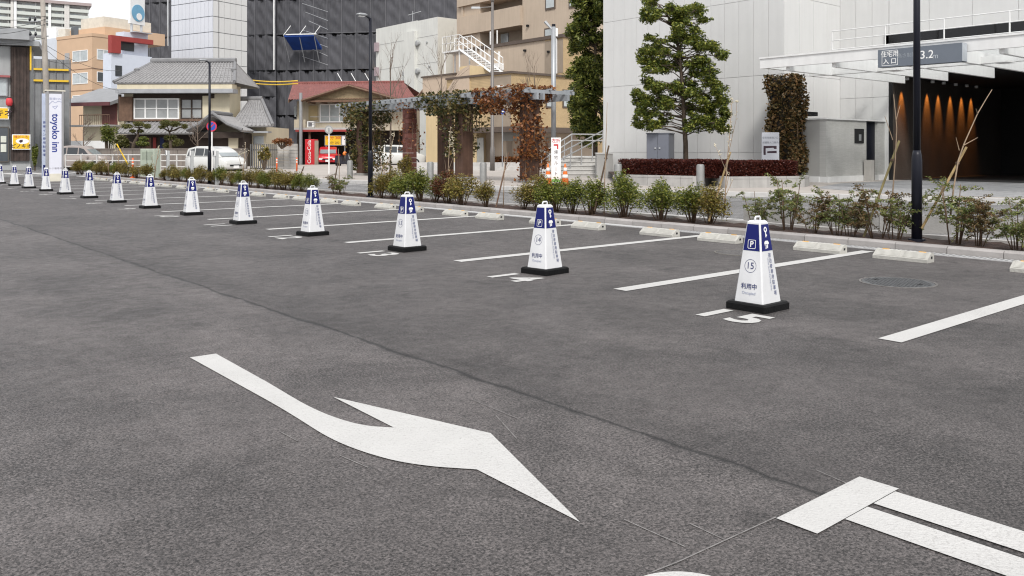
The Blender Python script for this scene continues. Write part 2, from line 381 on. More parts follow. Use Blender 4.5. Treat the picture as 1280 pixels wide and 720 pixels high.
# far kerb and pavement across the street
pl = [(14.9,60),(15.0,40),(15.2,32),(15.6,24),(16.5,18.8),(18.1,14.6),(19.7,10.8),(21.3,6),(22.8,0),(25,-12)]
pave = M('pavement_slabs', (.40, .365, .335), .85, .14, .7, .2, 40)
def brickmat(name, c1, c2, mortar, sc, rh=.5, bw=.5, rot=0):
    m = bpy.data.materials.new(name); m.use_nodes = True; n = m.node_tree.nodes; L = m.node_tree.links; b_ = n['Principled BSDF']; b_.inputs['Roughness'].default_value = .8
    tc = n.new('ShaderNodeTexCoord'); mp = n.new('ShaderNodeMapping'); mp.inputs['Rotation'].default_value = rot if isinstance(rot, tuple) else (0, 0, rot); L.new(tc.outputs['Object'], mp.inputs[0])
    bt = n.new('ShaderNodeTexBrick'); bt.inputs['Scale'].default_value = sc; bt.inputs['Color1'].default_value = (*c1,1); bt.inputs['Color2'].default_value = (*c2,1); bt.inputs['Mortar'].default_value = (*mortar,1)
    bt.inputs['Mortar Size'].default_value = .025; bt.inputs['Row Height'].default_value = rh; bt.inputs['Brick Width'].default_value = bw
    L.new(mp.outputs[0], bt.inputs['Vector']); nz = n.new('ShaderNodeTexNoise'); nz.inputs['Scale'].default_value = 1.3; nz.inputs['Detail'].default_value = 5; L.new(tc.outputs['Object'], nz.inputs['Vector'])
    mx = n.new('ShaderNodeMixRGB'); mx.blend_type = 'MULTIPLY'; mx.inputs[0].default_value = .35; L.new(bt.outputs[0], mx.inputs[1]); L.new(nz.outputs[0], mx.inputs[2])
    mg = n.new('ShaderNodeVectorMath'); mg.operation = 'SCALE'; mg.inputs['Scale'].default_value = 1.2; L.new(mx.outputs[0], mg.inputs[0])
    bpn = n.new('ShaderNodeBump'); bpn.inputs['Strength'].default_value = .6; bpn.inputs['Distance'].default_value = .02; bpn.invert = True; L.new(bt.outputs['Fac'], bpn.inputs['Height']); L.new(bpn.outputs[0], b_.inputs['Normal'])
    L.new(mg.outputs[0], b_.inputs['Base Color']); MATS[name] = m; return m
inner = [(x+.18, y) for x, y in pl]
pv = sheet('pavement', inner+[(62,-12),(62,60)], .10, pave)
drive = sheet('driveway', [(20.9,9.9),(23.4,3),(25.4,-12),(60,-12),(60,14.4),(26.5,14.4),(22.8,13.2)], .105, brickmat('grey_paving', (.26,.26,.265), (.33,.33,.335), (.2,.2,.2), 3.2, .5, 1.0))
b = MB(); k2 = tag(ob('street_kerb', None, None, (0,0,0)), kind='structure')
kst2 = M('street_kerb_stone', (.5,.49,.475), .85, .12, 5, .2, rand=.06)
acc = 0
for (ax, ay), (bx_, by) in zip(pl[:-1], pl[1:]):
    d = Vector((bx_-ax, by-ay)); Ln = d.length; d.normalize(); n_ = Vector((-d.y, d.x)) if Vector((-d.y, d.x)).x > 0 else Vector((d.y, -d.x))
    cnt = max(1, int(Ln/1.0))
    for i in range(cnt):
        p0 = Vector((ax,ay))+d*(Ln*i/cnt+.004); p1 = Vector((ax,ay))+d*(Ln*(i+1)/cnt-.004)
        q = MB(); q.rings([[(p0.x,p0.y,-.02),(p0.x+n_.x*.18,p0.y+n_.y*.18,-.02),(p0.x+n_.x*.18,p0.y+n_.y*.18,.115),(p0.x,p0.y,.11)], [(p1.x,p1.y,-.02),(p1.x+n_.x*.18,p1.y+n_.y*.18,-.02),(p1.x+n_.x*.18,p1.y+n_.y*.18,.115),(p1.x,p1.y,.11)]])
        q.build('kerb_stone', kst2, k2)
# white edge lines of the street
def strip(pts, wd, z, name, parent):
    b = MB(); L_ = []; Rr = []
    for i, p in enumerate(pts):
        a = Vector(pts[max(i-1,0)]); c = Vector(pts[min(i+1,len(pts)-1)]); d = (c-a).normalized(); n_ = Vector((-d.y,d.x))*wd/2
        L_.append((p[0]-n_.x,p[1]-n_.y,z)); Rr.append((p[0]+n_.x,p[1]+n_.y,z))
    N = len(pts); b.add(L_+Rr, [(i,i+1,N+i+1,N+i) for i in range(N-1)]); return b.build(name, paint, parent)
strip([(x-.55, y) for x, y in pl[1:]], .15, .0, 'edge_line', street_m)
strip([(12.25,U_END+2),(12.3,30),(12.3,12),(12.6,8),(13.4,4)], .15, .0, 'edge_line', street_m)
for i in range(6):
    q = Vector((6+1.1*i, 47.5)); 
    b = MB(); b.add([(q.x,q.y,0),(q.x+.5,q.y,0),(q.x+.5,q.y+4,0),(q.x,q.y+4,0)], [(0,1,2,3)]); b.build('crossing_stripe', paint, street_m)
# low concrete upstand between bed and street near the lamp post
lw = thing('low_wall', 'low grey concrete upstand behind the arching shrubs beside the dark lamp post', 'low wall', (0,0,0))
wp = [(11.95,8.2),(12.35,6.1),(13.1,4.3),(14.2,1.8),(15.4,-1)]
for (ax, ay), (bx_, by) in zip(wp[:-1], wp[1:]):
    d = Vector((bx_-ax, by-ay)); Ln = d.length; d.normalize(); n_ = Vector((-d.y, d.x)); n_ = n_ if n_.x > 0 else -n_
    cnt = max(1, round(Ln/1.0))
    for i in range(cnt):
        p0 = Vector((ax,ay))+d*(Ln*i/cnt+.005); p1 = Vector((ax,ay))+d*(Ln*(i+1)/cnt-.005); h = .24
        q = MB(); q.rings([[(p0.x,p0.y,-.02),(p0.x+n_.x*.15,p0.y+n_.y*.15,-.02),(p0.x+n_.x*.15,p0.y+n_.y*.15,h),(p0.x+n_.x*.01,p0.y+n_.y*.01,h)], [(p1.x,p1.y,-.02),(p1.x+n_.x*.15,p1.y+n_.y*.15,-.02),(p1.x+n_.x*.15,p1.y+n_.y*.15,h),(p1.x+n_.x*.01,p1.y+n_.y*.01,h)]])
        q.build('concrete_block', conc, lw)
# covers in the asphalt
def manhole(name, label, c, r, m1, m2, cast):
    t = thing(name, label, 'manhole cover', (c[0], c[1], 0))
    b = MB(); N = 40
    b.rings([[(ra*math.cos(2*math.pi*k/N), ra*math.sin(2*math.pi*k/N), z) for k in range(N)] for ra, z in ((r,-.01),(r,.005),(r-.022,.005),(r-.022,.002))], cap=False); b.build('rim', m1, t)
    b = MB(); b.lathe([(r-.026,-.01),(r-.026,.004)], N); l = b.build('lid', m2, t)
    if cast:
        b = MB()
        for i in range(-11, 12):
            for j in range(-11, 12):
                x, y = i*.025, j*.025
                if x*x+y*y < (r-.05)**2 and (i+j) % 2 == 0: b.box(x-.01, x+.01, y-.01, y+.01, .003, .008)
        tag(b.build('tread_stud', m2, l), kind='stuff')
        for s_ in (-1, 1): MB().box(-.03, .03, s_*.2-.012, s_*.2+.012, .004, .0095).build('key_slot', DARK, l)
iron = M('cast_iron', (.105,.108,.112), .55, .3, 20, metal=.3)
manhole('manhole_cover', 'round cast iron manhole cover in the bay beside sign cone 15', (7.64, 3.6), .33, M('pale_rim', (.15,.142,.135), .9, .5, 25), iron, True)
manhole('manhole_cover', 'asphalt filled round cover with a faint pale rim in bay 14', (8.45, 5.85), .29, M('faint_rim', (.15,.14,.125), .8, .3, 30), asphalt('asphalt_fill', (.13,.122,.119)), False)

# ================================================================ sign cones
cw = M('cone_white', (.65,.655,.665), .4, .06, 6, spec=.4, streak=.1, rand=.04); cblue = M('cone_blue', (.009,.014,.12), .5, .08, 6, spec=.2); cnavy = M('cone_ink', (.035,.045,.14), .5, .05)
cbase = M('cone_rubber', (.006,.006,.0065), .6, .3, 12, .2, spec=.15); ingrey = M('cone_ink_pale', (.25,.28,.40), .5); ingrey2 = M('cone_ink_mid', (.11,.13,.24), .5)
BH, TH_, Z0, Z1 = .125, .058, .058, .655; SL = math.hypot(Z1-Z0, BH-TH_)
b = MB(); b.cbox(-.172,.172,-.172,.172,.0,.058,.012); base_me = b.mesh('base', cbase)
def oct_(h, z, c): return [(-h+c,-h,z),(h-c,-h,z),(h,-h+c,z),(h,h-c,z),(h-c,h,z),(-h+c,h,z),(-h,h-c,z),(-h,-h+c,z)]
b = MB(); b.rings([oct_(BH,Z0,.01), oct_(TH_,Z1,.008), oct_(TH_-.012,Z1+.014,.008)]); body_me = b.mesh('body', cw)
b = MB(); b.tube([(-.034,0,Z1+.005),(-.034,0,Z1+.03),(-.024,0,Z1+.042),(.024,0,Z1+.042),(.034,0,Z1+.03),(.034,0,Z1+.005)], .0075, 8); handle_me = b.mesh('handle', cw, True)
def half(y): return BH-(BH-TH_)*y/SL
def trap(y0, y1, mg): return [(-half(y0)+mg,y0),(half(y0)-mg,y0),(half(y1)-mg,y1),(-half(y1)+mg,y1)]
b = MB(); b.add([(x,y,0) for x,y in trap(.388,.588,.011)], [(0,1,2,3)]); blue_me = b.mesh('blue_panel', cblue)
def rrect(w_, h_, r, n=4):
    out = []
    for cx, cy, a0 in ((w_-r,h_-r,0),(-w_+r,h_-r,90),(-w_+r,-h_+r,180),(w_-r,-h_+r,270)):
        for k in range(n+1): out.append((cx+r*math.cos(R(a0+90*k/n)), cy+r*math.sin(R(a0+90*k/n))))
    return out
def ringmesh(name, outer, inn, m):
    q = MB(); q.rings([[(x,y,0) for x,y in outer],[(x,y,0) for x,y in inn]], cap=False); return q.mesh(name, m)
pbox_me = ringmesh('parking_badge', rrect(.034,.034,.009), rrect(.030,.030,.007), WHITE)
circ = lambda r: [(r*math.cos(2*math.pi*k/32), r*math.sin(2*math.pi*k/32)) for k in range(32)]
circ_me = ringmesh('number_ring', circ(.05), circ(.0472), cnavy)
q = MB()                                                  # key mark: bow, shank, bits
q.rings([[(x*.42,y*.42+.018,0) for x,y in circ(.05)],[(x*.2,y*.2+.018,0) for x,y in circ(.05)]], cap=False)
q.add([(-.006,-.002,0),(.006,-.002,0),(.006,-.04,0),(-.006,-.04,0)],[(0,1,2,3)]); q.add([(.006,-.02,0),(.016,-.02,0),(.016,-.03,0),(.006,-.03,0)],[(0,1,2,3)])
key_me = q.mesh('key_mark', WHITE)
q = MB()                                                  # car mark with a small figure stroke below
q.add([(-.03,0,0),(.03,0,0),(.03,.012,0),(.018,.026,0),(-.018,.026,0),(-.03,.012,0)],[tuple(range(6))])
q.add([(-.024,-.012,0),(-.01,-.002,0),(-.016,-.002,0),(-.03,-.012,0)],[(0,1,2,3)]); q.add([(.0,-.03,0),(.012,-.03,0),(.018,-.002,0),(.006,-.002,0)],[(0,1,2,3)]); q.add([(-.02,-.034,0),(-.008,-.034,0),(-.002,-.004,0),(-.012,-.004,0)],[(0,1,2,3)])
car_me = q.mesh('car_mark', WHITE)
ordw = ['', 'second', 'third', 'fourth', 'fifth', 'sixth', 'seventh', 'eighth', 'ninth', 'tenth', 'eleventh', 'twelfth', 'thirteenth', 'fourteenth']
for i in range(14):
    num = 15-i
    lab = f'white and navy sign cone numbered {num}' + (', end of the row by the manhole' if i == 0 else f', {ordinal(i+1)} along the row from the manhole')
    t = thing('sign_cone', lab, 'sign cone', (5.59+rnd.uniform(-.02,.02)+.008*i, 3.71+2.437*i+rnd.uniform(-.03,.03), 0), R(rnd.uniform(-6,6)), 'sign cones along the bay fronts')
    ob('base', base_me, t); bd = ob('body', body_me, t); ob('handle', handle_me, t)
    ins = (BH-TH_)
    f1 = face_m((-BH,0,Z0), (0,-1,0), (ins,0,Z1-Z0)); f2 = face_m((0,-BH,Z0), (1,0,0), (0,ins,Z1-Z0))
    f3 = face_m((BH,0,Z0), (0,1,0), (-ins,0,Z1-Z0)); f4 = face_m((0,BH,Z0), (-1,0,0), (0,-ins,Z1-Z0))
    for f in (f1,f2,f3,f4): lay('blue_panel', blue_me, bd, f, z=.0015)
    for f in (f1,f3):
        lay('parking_badge', pbox_me, bd, f, 0, .437); write('P', .062, WHITE, bd, f, 0, .436, bold=.02)
        lay('number_ring', circ_me, bd, f, 0, .274); write(str(num), .07, cnavy, bd, f, -.001, .274)
        write('利用中', .046, cnavy, bd, f, 0, .118, bold=.012); write('Occupied', .03, ingrey, bd, f, 0, .07)
    for f in (f2,f4):
        lay('key_mark', key_me, bd, f, 0, .53); lay('car_mark', car_me, bd, f, 0, .438)
        for k, ch in enumerate('宿泊者専用駐車場'):
            y = .352-.0405*k; write(ch, .036, ingrey2, bd, f, .022+.0043*k, y, rot=R(-6), bold=.004)
        write('Hotel Guest Parking Only', .0235, ingrey, bd, f, -.006+.008, .215, rot=R(-96+8))
# ================================================================ wheel stops
wsm = M('wheel_stop_resin', (.44,.43,.395), .75, .15, 8, .3, 50, streak=.1, rand=.07); amber = M('amber_reflector', (.75,.38,.04), .35, .1); rib_m = M('wheel_stop_rib', (.55,.54,.5), .7, .1, 8)
prof = [(-.085,0),(.075,0),(.075,.075),(.06,.1),(.005,.1),(-.085,.035)]
b = MB(); b.prism(prof, 'y', -.3, .3); ws_me = b.mesh('body', wsm)
b = MB(); sl = Vector((.09,.065)).normalized(); nn = Vector((-sl.y, sl.x))
for s_ in (-1, 1):
    y0, y1 = (-.27, -.02) if s_ < 0 else (.02, .27)
    for k in range(6):
        c = Vector((-.08,.039))+sl*(.012+.016*k); a_, e_ = c+nn*-.002, c+nn*.005
        b.prism([(a_.x,a_.y),(a_.x+sl.x*.008,a_.y+sl.y*.008),(e_.x+sl.x*.008,e_.y+sl.y*.008),(e_.x,e_.y)], 'y', y0, y1)
rib_me = b.mesh('ribbing', rib_m)
b = MB(); b.box(.012,.04,-.035,.035,.099,.106); refl_me = b.mesh('reflector', amber)
b = MB(); b.box(-.005,.03,-.303,-.296,.04,.065); sock_me = b.mesh('socket', DARK)
for i in range(15):
    u0 = 2.50+2.42*i
    for k, off in enumerate((.40, 1.80)):
        if i == 14 and k == 1: continue
        lab = f'pale ribbed wheel stop, {ordinal(2*i+k+1)} along the kerb from the manhole end'
        t = thing('wheel_stop', lab, 'wheel stop', (9.28+rnd.uniform(-.02,.02), u0+off+rnd.uniform(-.02,.02), 0), R(rnd.uniform(-1.2,1.2)), 'wheel stops along the kerb')
        bd = ob('body', ws_me, t); ob('ribbing', rib_me, bd); ob('socket', sock_me, bd)
        for y in (-.2, .2): ob('reflector', refl_me, t, (0, y, 0))
# ================================================================ white commercial building with canopy and car entrance
wp_m = M('white_panel', (.62,.62,.61), .5, .04, .8, streak=.035, rand=.015)
joint = M('panel_joint', (.45,.45,.44), .8)
wtrim = M('canopy_white', (.72,.72,.71), .5, .06, 2, streak=.06)
W = Vol('white_building', 'large white panelled building with a canopy over a dark car entrance', 'building', 980, 30.4)
r_ = W.root; La = W.y(754); Lb = W.x(1050); HT = 13.0
Yr = -14.0                                             # the recessed wall runs on to the right
MB().box(.05, 9, .05, La, 0, HT).build('core', joint, r_)
zj = [0, 1.12, 3.96, 6.8, 9.64, HT]
def panels(parent, n, rows, run, place):
    for j in range(len(rows)-1):
        me = None
        for i in range(n):
            x0 = run*i/n; h = rows[j+1]-rows[j]
            if me is None:
                me = MB().box(0, .055, .005, run/n-.005, .006, h-.006).mesh('panel', wp_m)
            o = ob('panel', me, parent); place(o, x0, rows[j])
core = r_
def pl_left(o, a, z): o.location = (0, a+.0, z)
panels(core, 14, zj, La, pl_left)
def pl_ret(o, a, z): o.location = (a+run_ret/n_ret, 0, z); o.rotation_euler = (0, 0, R(90))
run_ret, n_ret = Lb-.055, 4
def pl_ret(o, a, z): o.location = (.055+a+run_ret/n_ret, 0, z); o.rotation_euler = (0, 0, R(90))
panels(core, n_ret, zj, run_ret, pl_ret)
yo = W.y(1111, Lb)                                     # left jamb of the entrance (negative y = further right)
MB().box(Lb+.06, Lb+.4, yo, -.0, 0, HT).build('recess_wall', joint, r_)
me = None
n_ = 3
for j, (z0, z1) in enumerate(((0,3.2),(3.2,5.0),(5.0,8.0),(8.0,HT))):
    for i in range(n_): 
        a = (yo)*(i+1)/n_; MB().box(Lb, Lb+.06, a+.006, a-yo/n_-.006, z0+.006, z1-.006).build('panel', wp_m, r_)
ztop = 4.05
MB().box(Lb+.06, Lb+.4, Yr, yo-.002, ztop, HT).build('upper_wall', joint, r_)
k = 0; a = yo-.01
zw0, zw1 = W.zl(1200, 54, Lb)-.05, W.zl(1200, 34, Lb)
while a > Yr:
    for z0, z1 in ((ztop, zw0), (zw1, zw1+2.4), (zw1+2.4, HT)): MB().box(Lb, Lb+.06, a-1.45, a-.006, z0+.006, z1-.006).build('panel', wp_m, r_)
    a -= 1.456
yw = W.y(1105, Lb)
wb = MB().box(Lb-.0, Lb+.055, Yr, yw, zw0, zw1).build('window_band', M('black_glass', (.008,.008,.009), .12, .1), r_)
a = yw-.02
while a > Yr: MB().box(Lb-.03, Lb+.01, a-.04, a, zw0, zw1).build('mullion', DARK, wb); a -= 1.9
# dark entrance with tiled side wall
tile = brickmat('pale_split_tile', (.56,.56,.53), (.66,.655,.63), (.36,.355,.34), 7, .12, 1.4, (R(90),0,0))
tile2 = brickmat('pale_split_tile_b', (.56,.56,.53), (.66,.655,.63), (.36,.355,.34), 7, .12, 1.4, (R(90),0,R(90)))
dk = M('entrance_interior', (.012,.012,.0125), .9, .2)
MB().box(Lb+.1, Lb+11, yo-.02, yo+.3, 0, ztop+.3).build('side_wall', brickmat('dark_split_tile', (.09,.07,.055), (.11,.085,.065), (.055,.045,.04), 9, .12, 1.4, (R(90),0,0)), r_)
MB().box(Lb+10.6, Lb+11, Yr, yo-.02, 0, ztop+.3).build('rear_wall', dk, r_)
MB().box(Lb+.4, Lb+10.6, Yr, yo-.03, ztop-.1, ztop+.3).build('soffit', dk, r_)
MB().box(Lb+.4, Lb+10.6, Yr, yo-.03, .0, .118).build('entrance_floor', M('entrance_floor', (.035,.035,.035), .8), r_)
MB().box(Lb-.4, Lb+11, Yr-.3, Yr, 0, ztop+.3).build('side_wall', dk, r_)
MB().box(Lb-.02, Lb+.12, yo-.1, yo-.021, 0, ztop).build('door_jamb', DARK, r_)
spots = [W.x(p, yo) for p in (1126, 1158, 1172, 1187, 1201, 1213)]
for i, x in enumerate(spots):
    dl = MB().lathe([(.07,0),(.07,.1)], 12).build('downlight', WHITE, r_, loc=(x, yo-.24, ztop-.2))
    ld = bpy.data.lights.new('downlight_lamp', 'SPOT'); ld.energy = 210; ld.color = (1, .34, .06); ld.spot_size = R(40); ld.spot_blend = .9; ld.shadow_soft_size = .03
    lo = bpy.data.objects.new('downlight_lamp', ld); col.objects.link(lo); lo.parent = r_; lo.location = (x, yo-.24, ztop-.27); lo.rotation_euler = (R(12), 0, 0)
# low tiled enclosure with a black door
lx0 = -.2; T0 = Vol('tiled_enclosure', 'low pale split tile wall with a narrow black door beside the car entrance', 'wall', 1033, 28.9)
hT = T0.zc(149); xr = T0.x(1107)
for xa, xb, nm in ((0, T0.x(1083), 'tiled_wall'), (T0.x(1097), xr, 'tiled_wall')):
    MB().box(xa, xb, 0, .25, .3, hT).build(nm, tile, T0.root)
    MB().box(xa, xb, -.04, .26, 0, .3).build('plinth', wtrim, T0.root)
ya = T0.y(1003)
MB().box(0, .25, .25, ya, .3, hT).build('tiled_wall', tile2, T0.root); MB().box(-.04, .26, .26, ya, 0, .3).build('plinth', wtrim, T0.root)
MB().box(-.05, xr, -.05, .27, hT, hT+.05).build('coping', wtrim, T0.root); MB().box(-.05, .27, .27, ya, hT, hT+.05).build('coping', wtrim, T0.root)
MB().box(T0.x(1083)+.01, T0.x(1097)-.01, .1, .16, 0, hT).build('door', BLACKM, T0.root)
zz = T0.zr(1074, 179); MB().box(T0.x(1068), T0.x(1079), -.03, -.002, zz, T0.zr(1074, 161)).build('notice_panel', DARK, T0.root)
MB().box(T0.x(1072.6), T0.x(1075.5), -.036, -.031, T0.zr(1074, 176), T0.zr(1074, 168)).build('keypad', GREYM, T0.root)
MB().box(T0.x(1078), T0.x(1083), -.3, -.05, 0, T0.zr(1080, 200)).build('guard_post', M('post_beige', (.45,.43,.4), .8), T0.root)
MB().box(.3, T0.x(1052), .9, 2.2, hT+.16, hT+.3).build('lean_to_roof', DARK, T0.root)
# canopy: fascia, cross beams, glass, rail and height sign
CV = 23.0; cy0 = along(950, CV); zf0, zf1 = 3.75, 4.05
def canopy_glass():
    m = bpy.data.materials.new('frosted_canopy_glass'); m.use_nodes = True; n = m.node_tree.nodes; L = m.node_tree.links
    t1 = n.new('ShaderNodeBsdfTransparent'); t1.inputs[0].default_value = (.97,.98,.98,1); t2 = n.new('ShaderNodeBsdfTranslucent'); t2.inputs[0].default_value = (.8,.82,.82,1); mx = n.new('ShaderNodeMixShader'); mx.inputs[0].default_value = .05
    L.new(t1.outputs[0], mx.inputs[1]); L.new(t2.outputs[0], mx.inputs[2]); L.new(mx.outputs[0], n['Material Output'].inputs[0]); return m
cp = thing('entrance_canopy', 'white steel canopy projecting over the car entrance, with a thin railing', 'canopy', (CV, cy0, 0))
bk = 26.95+Lb-CV-.15
cyr = -14
MB().box(0, .12, cyr, 0, zf0, zf1).build('fascia', wtrim, cp); MB().box(-.03, .15, cyr, .02, zf1, zf1+.05).build('gutter', wtrim, cp)
MB().box(.12, bk-.3, -.12, 0, zf0+.02, zf1).build('end_fascia', wtrim, cp)
for i in range(10):
    y = -.9-1.5*i; MB().box(.12, bk, y-.06, y+.06, zf0-.12, zf1-.06).build('cross_beam', wtrim, cp)
MB().box(2.6, 2.8, cyr, -.15, zf0-.1, zf0+.1).build('long_beam', wtrim, cp)
MB().box(.13, bk, cyr, -.13, zf1-.055, zf1-.03).build('roof_sheet', canopy_glass(), cp)
MB().box(1.9, 2.5, -3.4, -3.0, zf0-.16, zf0-.12).build('strip_light', WHITE, cp); MB().box(1.9, 2.5, -6.4, -6.0, zf0-.16, zf0-.12).build('strip_light', WHITE, cp)
rx = 2.6; ry0 = along(1040, CV+rx)-cy0
rail_z = zf1+1.0
for z in (rail_z, rail_z-.3, rail_z-.6): MB().tube([(rx, cyr, z), (rx, ry0, z)], .018).build('rail', wtrim, cp)
for i in range(9): MB().tube([(rx, ry0-1.75*i, zf1-.02), (rx, ry0-1.75*i, rail_z)], .022).build('rail_post', wtrim, cp)
slate = M('slate_sign', (.135,.155,.185), .4, .06)
sy0, sy1 = along(1100, CV-.2)-cy0, along(1205, CV-.2)-cy0
sg = thing('height_sign', 'slate grey sign board reading 3.2m on the canopy fascia', 'sign', (CV-.32, cy0, 0)); sz0, sz1 = 3.47, 3.95
MB().box(0, .29, sy1, sy0, sz0, sz1).build('board', slate, sg); MB().box(-.0, .27, sy1-.02, sy1-.001, sz0+.01, sz1-.01).build('end_plate', M('sign_end', (.4,.43,.46), .4), sg)
fm = face_m((0, sy0, (sz0+sz1)/2), (0,-1,0), (0,0,1)); Ls = sy0-sy1
lay('frame_line', ringmesh('frame_line', rrect(.1*Ls,.205,.01), rrect(.1*Ls-.012,.193,.01), WHITE), sg, fm, .15*Ls, 0)
write('住宅用', .165, WHITE, sg, fm, .15*Ls, .095, bold=.012); write('入 口', .165, WHITE, sg, fm, .15*Ls, -.095, bold=.012)
write('高さ制限', .13, M('sign_pale', (.3,.33,.36), .5), sg, fm, .36*Ls, .03); write('3.2', .3, WHITE, sg, fm, .60*Ls, 0, bold=.008); write('m', .2, M('sign_pale2', (.42,.45,.48), .5), sg, fm, .70*Ls, -.05)

# ================================================================ tan building behind the pergola
beige = M('beige_render', (.47,.385,.30), .8, .07, .6, streak=.08); tan = brickmat('tan_tile', (.50,.365,.20), (.54,.40,.225), (.42,.31,.18), 5, .25, .6, (R(90),0,0)); cream = M('cream_render', (.60,.47,.28), .8, .06, .8, streak=.06)
taupe = M('taupe_and_shaded_tile', (.30,.245,.19), .8, .08, 1.5); brownt = M('brown_trim', (.10,.075,.06), .6)
T = Vol('tan_building', 'tan and beige stepped building with balconies and external white stair behind the pergola', 'building', 704, 62)
r_ = T.root
yL = T.y(566); z_mid = T.zc(46.6); xr = T.x(790)
MB().box(0, xr, .0, T.y(681), 0, z_mid).build('tiled_block', tan, r_)
MB().box(-.02, xr-.1, T.y(704)+.01, T.y(681), T.zl(690,92), z_mid-.12).build('tile_strip', taupe, r_)
MB().box(.0, 8, T.y(681), yL, 0, z_mid).build('middle_block', beige, r_)
MB().box(-.12, 8, -.1, yL, z_mid, z_mid+.25).build('parapet_cap', brownt, r_)
MB().box(-.1, -.03, T.y(697), T.y(695), T.zl(696,92), z_mid).build('drain_pipe', WHITE, r_)
# upper storeys, set back
U0 = 2.2; zU = T.zl(690, -40, U0)
yb0, yb1 = T.y(653, U0), T.y(600, U0)
MB().box(U0, 12, -1.5, yb0, z_mid, zU).build('upper_wall', beige, r_)
MB().box(U0+1.6, 12, yb0, yb1, z_mid, zU).build('balcony_rear', taupe, r_)
MB().box(U0, 12, yb1, T.y(571, U0), 0, zU).build('upper_wall', beige, r_)
for p0, p1 in ((12, 36), (-30, -2)):
    MB().box(U0-.25, U0+1.6, yb0-.02, yb1+3.0, T.zl(628,p1,U0), T.zl(628,p0,U0)).build('balcony_parapet', beige, r_)
MB().box(U0-.1, U0-.02, T.y(580,U0), T.y(577.5,U0), z_mid, zU).build('drain_pipe', beige, r_)
def uw(p0, p1, q0, q1):
    a0, a1 = T.y(p1, U0), T.y(p0, U0); z1, z0 = T.zl((p0+p1)/2, q0, U0), T.zl((p0+p1)/2, q1, U0)
    f = MB().box(U0-.06, U0+.02, a0, a1, z0, z1).build('window', brownt, r_); MB().box(U0-.075, U0-.05, a0+.12, a1-.12, z0+.15, z1-.12).build('pane', PALEGL, f)
uw(682,694.5,-14,12); uw(711.5,724,-14,9.5); uw(712,724,33,47); uw(681,691,35,47)
wd_ = MB().box(U0+1.5, U0+1.62, T.y(618,U0), T.y(609,U0), z_mid, T.zl(615,40,U0)).build('balcony_door', PALEGL, r_)
for p in (613, 621.5): MB().tube([(1.2, T.y(p,1.2), z_mid), (1.2, T.y(p,1.2), z_mid+1.6)], .06).build('vent_pipe', WHITE, r_)
for p, q in ((660.5,32),(657,63),(686.5,64.5)):
    d = U0 if q < 40 else 0; MB().box(d-.18, d, T.y(p+1,d), T.y(p-1,d), T.zl(p,q+1.5,d), T.zl(p,q-1,d)).build('vent_hood', DARK, r_)
MB().box(-.5, .0, T.y(630), T.y(600), T.zl(615,89), T.zl(615,81)).build('roof_unit', WHITE, r_); 
MB().tube([(-.5, T.y(630), T.zl(630,65)), (-.5, T.y(630), T.zl(630,85))], .09).build('vent_pipe', WHITE, r_)
# lower tiled wing, nearer: corner at px 639
N = Vol('tan_wing', 'low tan tiled wing with an overhanging upper floor and cream stair block behind the pergola', 'building', 639, 54)
r2 = N.root; zt = N.zc(91.5); zo = N.zc(158)
xr2 = N.x(765)
MB().box(0, xr2, 0, 7, zo, zt).build('upper_floor', tan, r2); MB().box(-.02, .0, 0, N.y(613), zo, zt-.1).build('shaded_face', taupe, r2)  # left face coloured grey-brown to carry its shade
MB().box(-.12, xr2, -.12, 7, zt, zt+.14).build('parapet_cap', brownt, r2)
MB().box(-.05, xr2, -.05, 7, zo-.35, zo).build('overhang_shade', brownt, r2)  # dark band painting the shade beneath the overhang
MB().box(1.4, xr2, 1.4, 7, 0, zo-.35).build('ground_floor', beige, r2)
for i, p in enumerate((686, 707)):
    a0, a1 = N.x(p-4), N.x(p+5); f = MB().box(a0, a1, -.05, .02, N.zr(p,135), N.zr(p,112)).build('window', brownt, r2); MB().box(a0+.1, a1-.1, -.065, -.04, N.zr(p,133), N.zr(p,113)).build('pane', PALEGL, f)
for p in (650, 676, 700): 
    MB().box(N.x(p), N.x(p+7), 1.34, 1.42, .5, N.zr(p,172)).build('shutter', taupe, r2)
MB().box(N.x(645), N.x(665), 1.3, 1.42, N.zr(655,176), N.zr(655,164)).build('louvre', M('louvre', (.3,.3,.28), .6), r2)
N.lbox('vent_hood', WHITE, 625, 630, 107, 109, -.3, 0)
# cream stair block left of it
yc = N.y(616); yd = N.y(588); ye = N.y(524)
zc0, zc1 = N.zl(600,112), N.zl(600,80)
xq = N.x(615.5, yd)
MB().box(-.05, xq, yd, N.y(575), zc0, zc1-.02).build('stair_block', cream, r2)
b = MB(); b.prism([(yd+.02, N.zl(575,125)), (yd+.02, zc1), (N.y(575), zc1-.3), (N.y(554), N.zl(575,121)), (N.y(554), N.zl(575,125))], 'x', -.09, .9); b.build('stair_flank', M('rose_beige', (.50,.40,.31), .8, .06), r2)
MB().box(.6, xq-.1, yd+.1, N.y(524), 0, zc0-.02).build('stair_base', cream, r2)
MB().box(.3, 5, N.y(565), N.y(524), zc0, N.zl(545,95)).build('annexe_upper', M('rose_beige',(0,0,0)), r2)
MB().box(.2, 5, N.y(566), N.y(523), N.zl(545,95), N.zl(545,93)).build('annexe_cap', brownt, r2)
MB().box(.55, .62, N.y(596), N.y(588), 0, N.zl(592,172)).build('louvre', M('louvre',(0,0,0)), r2)
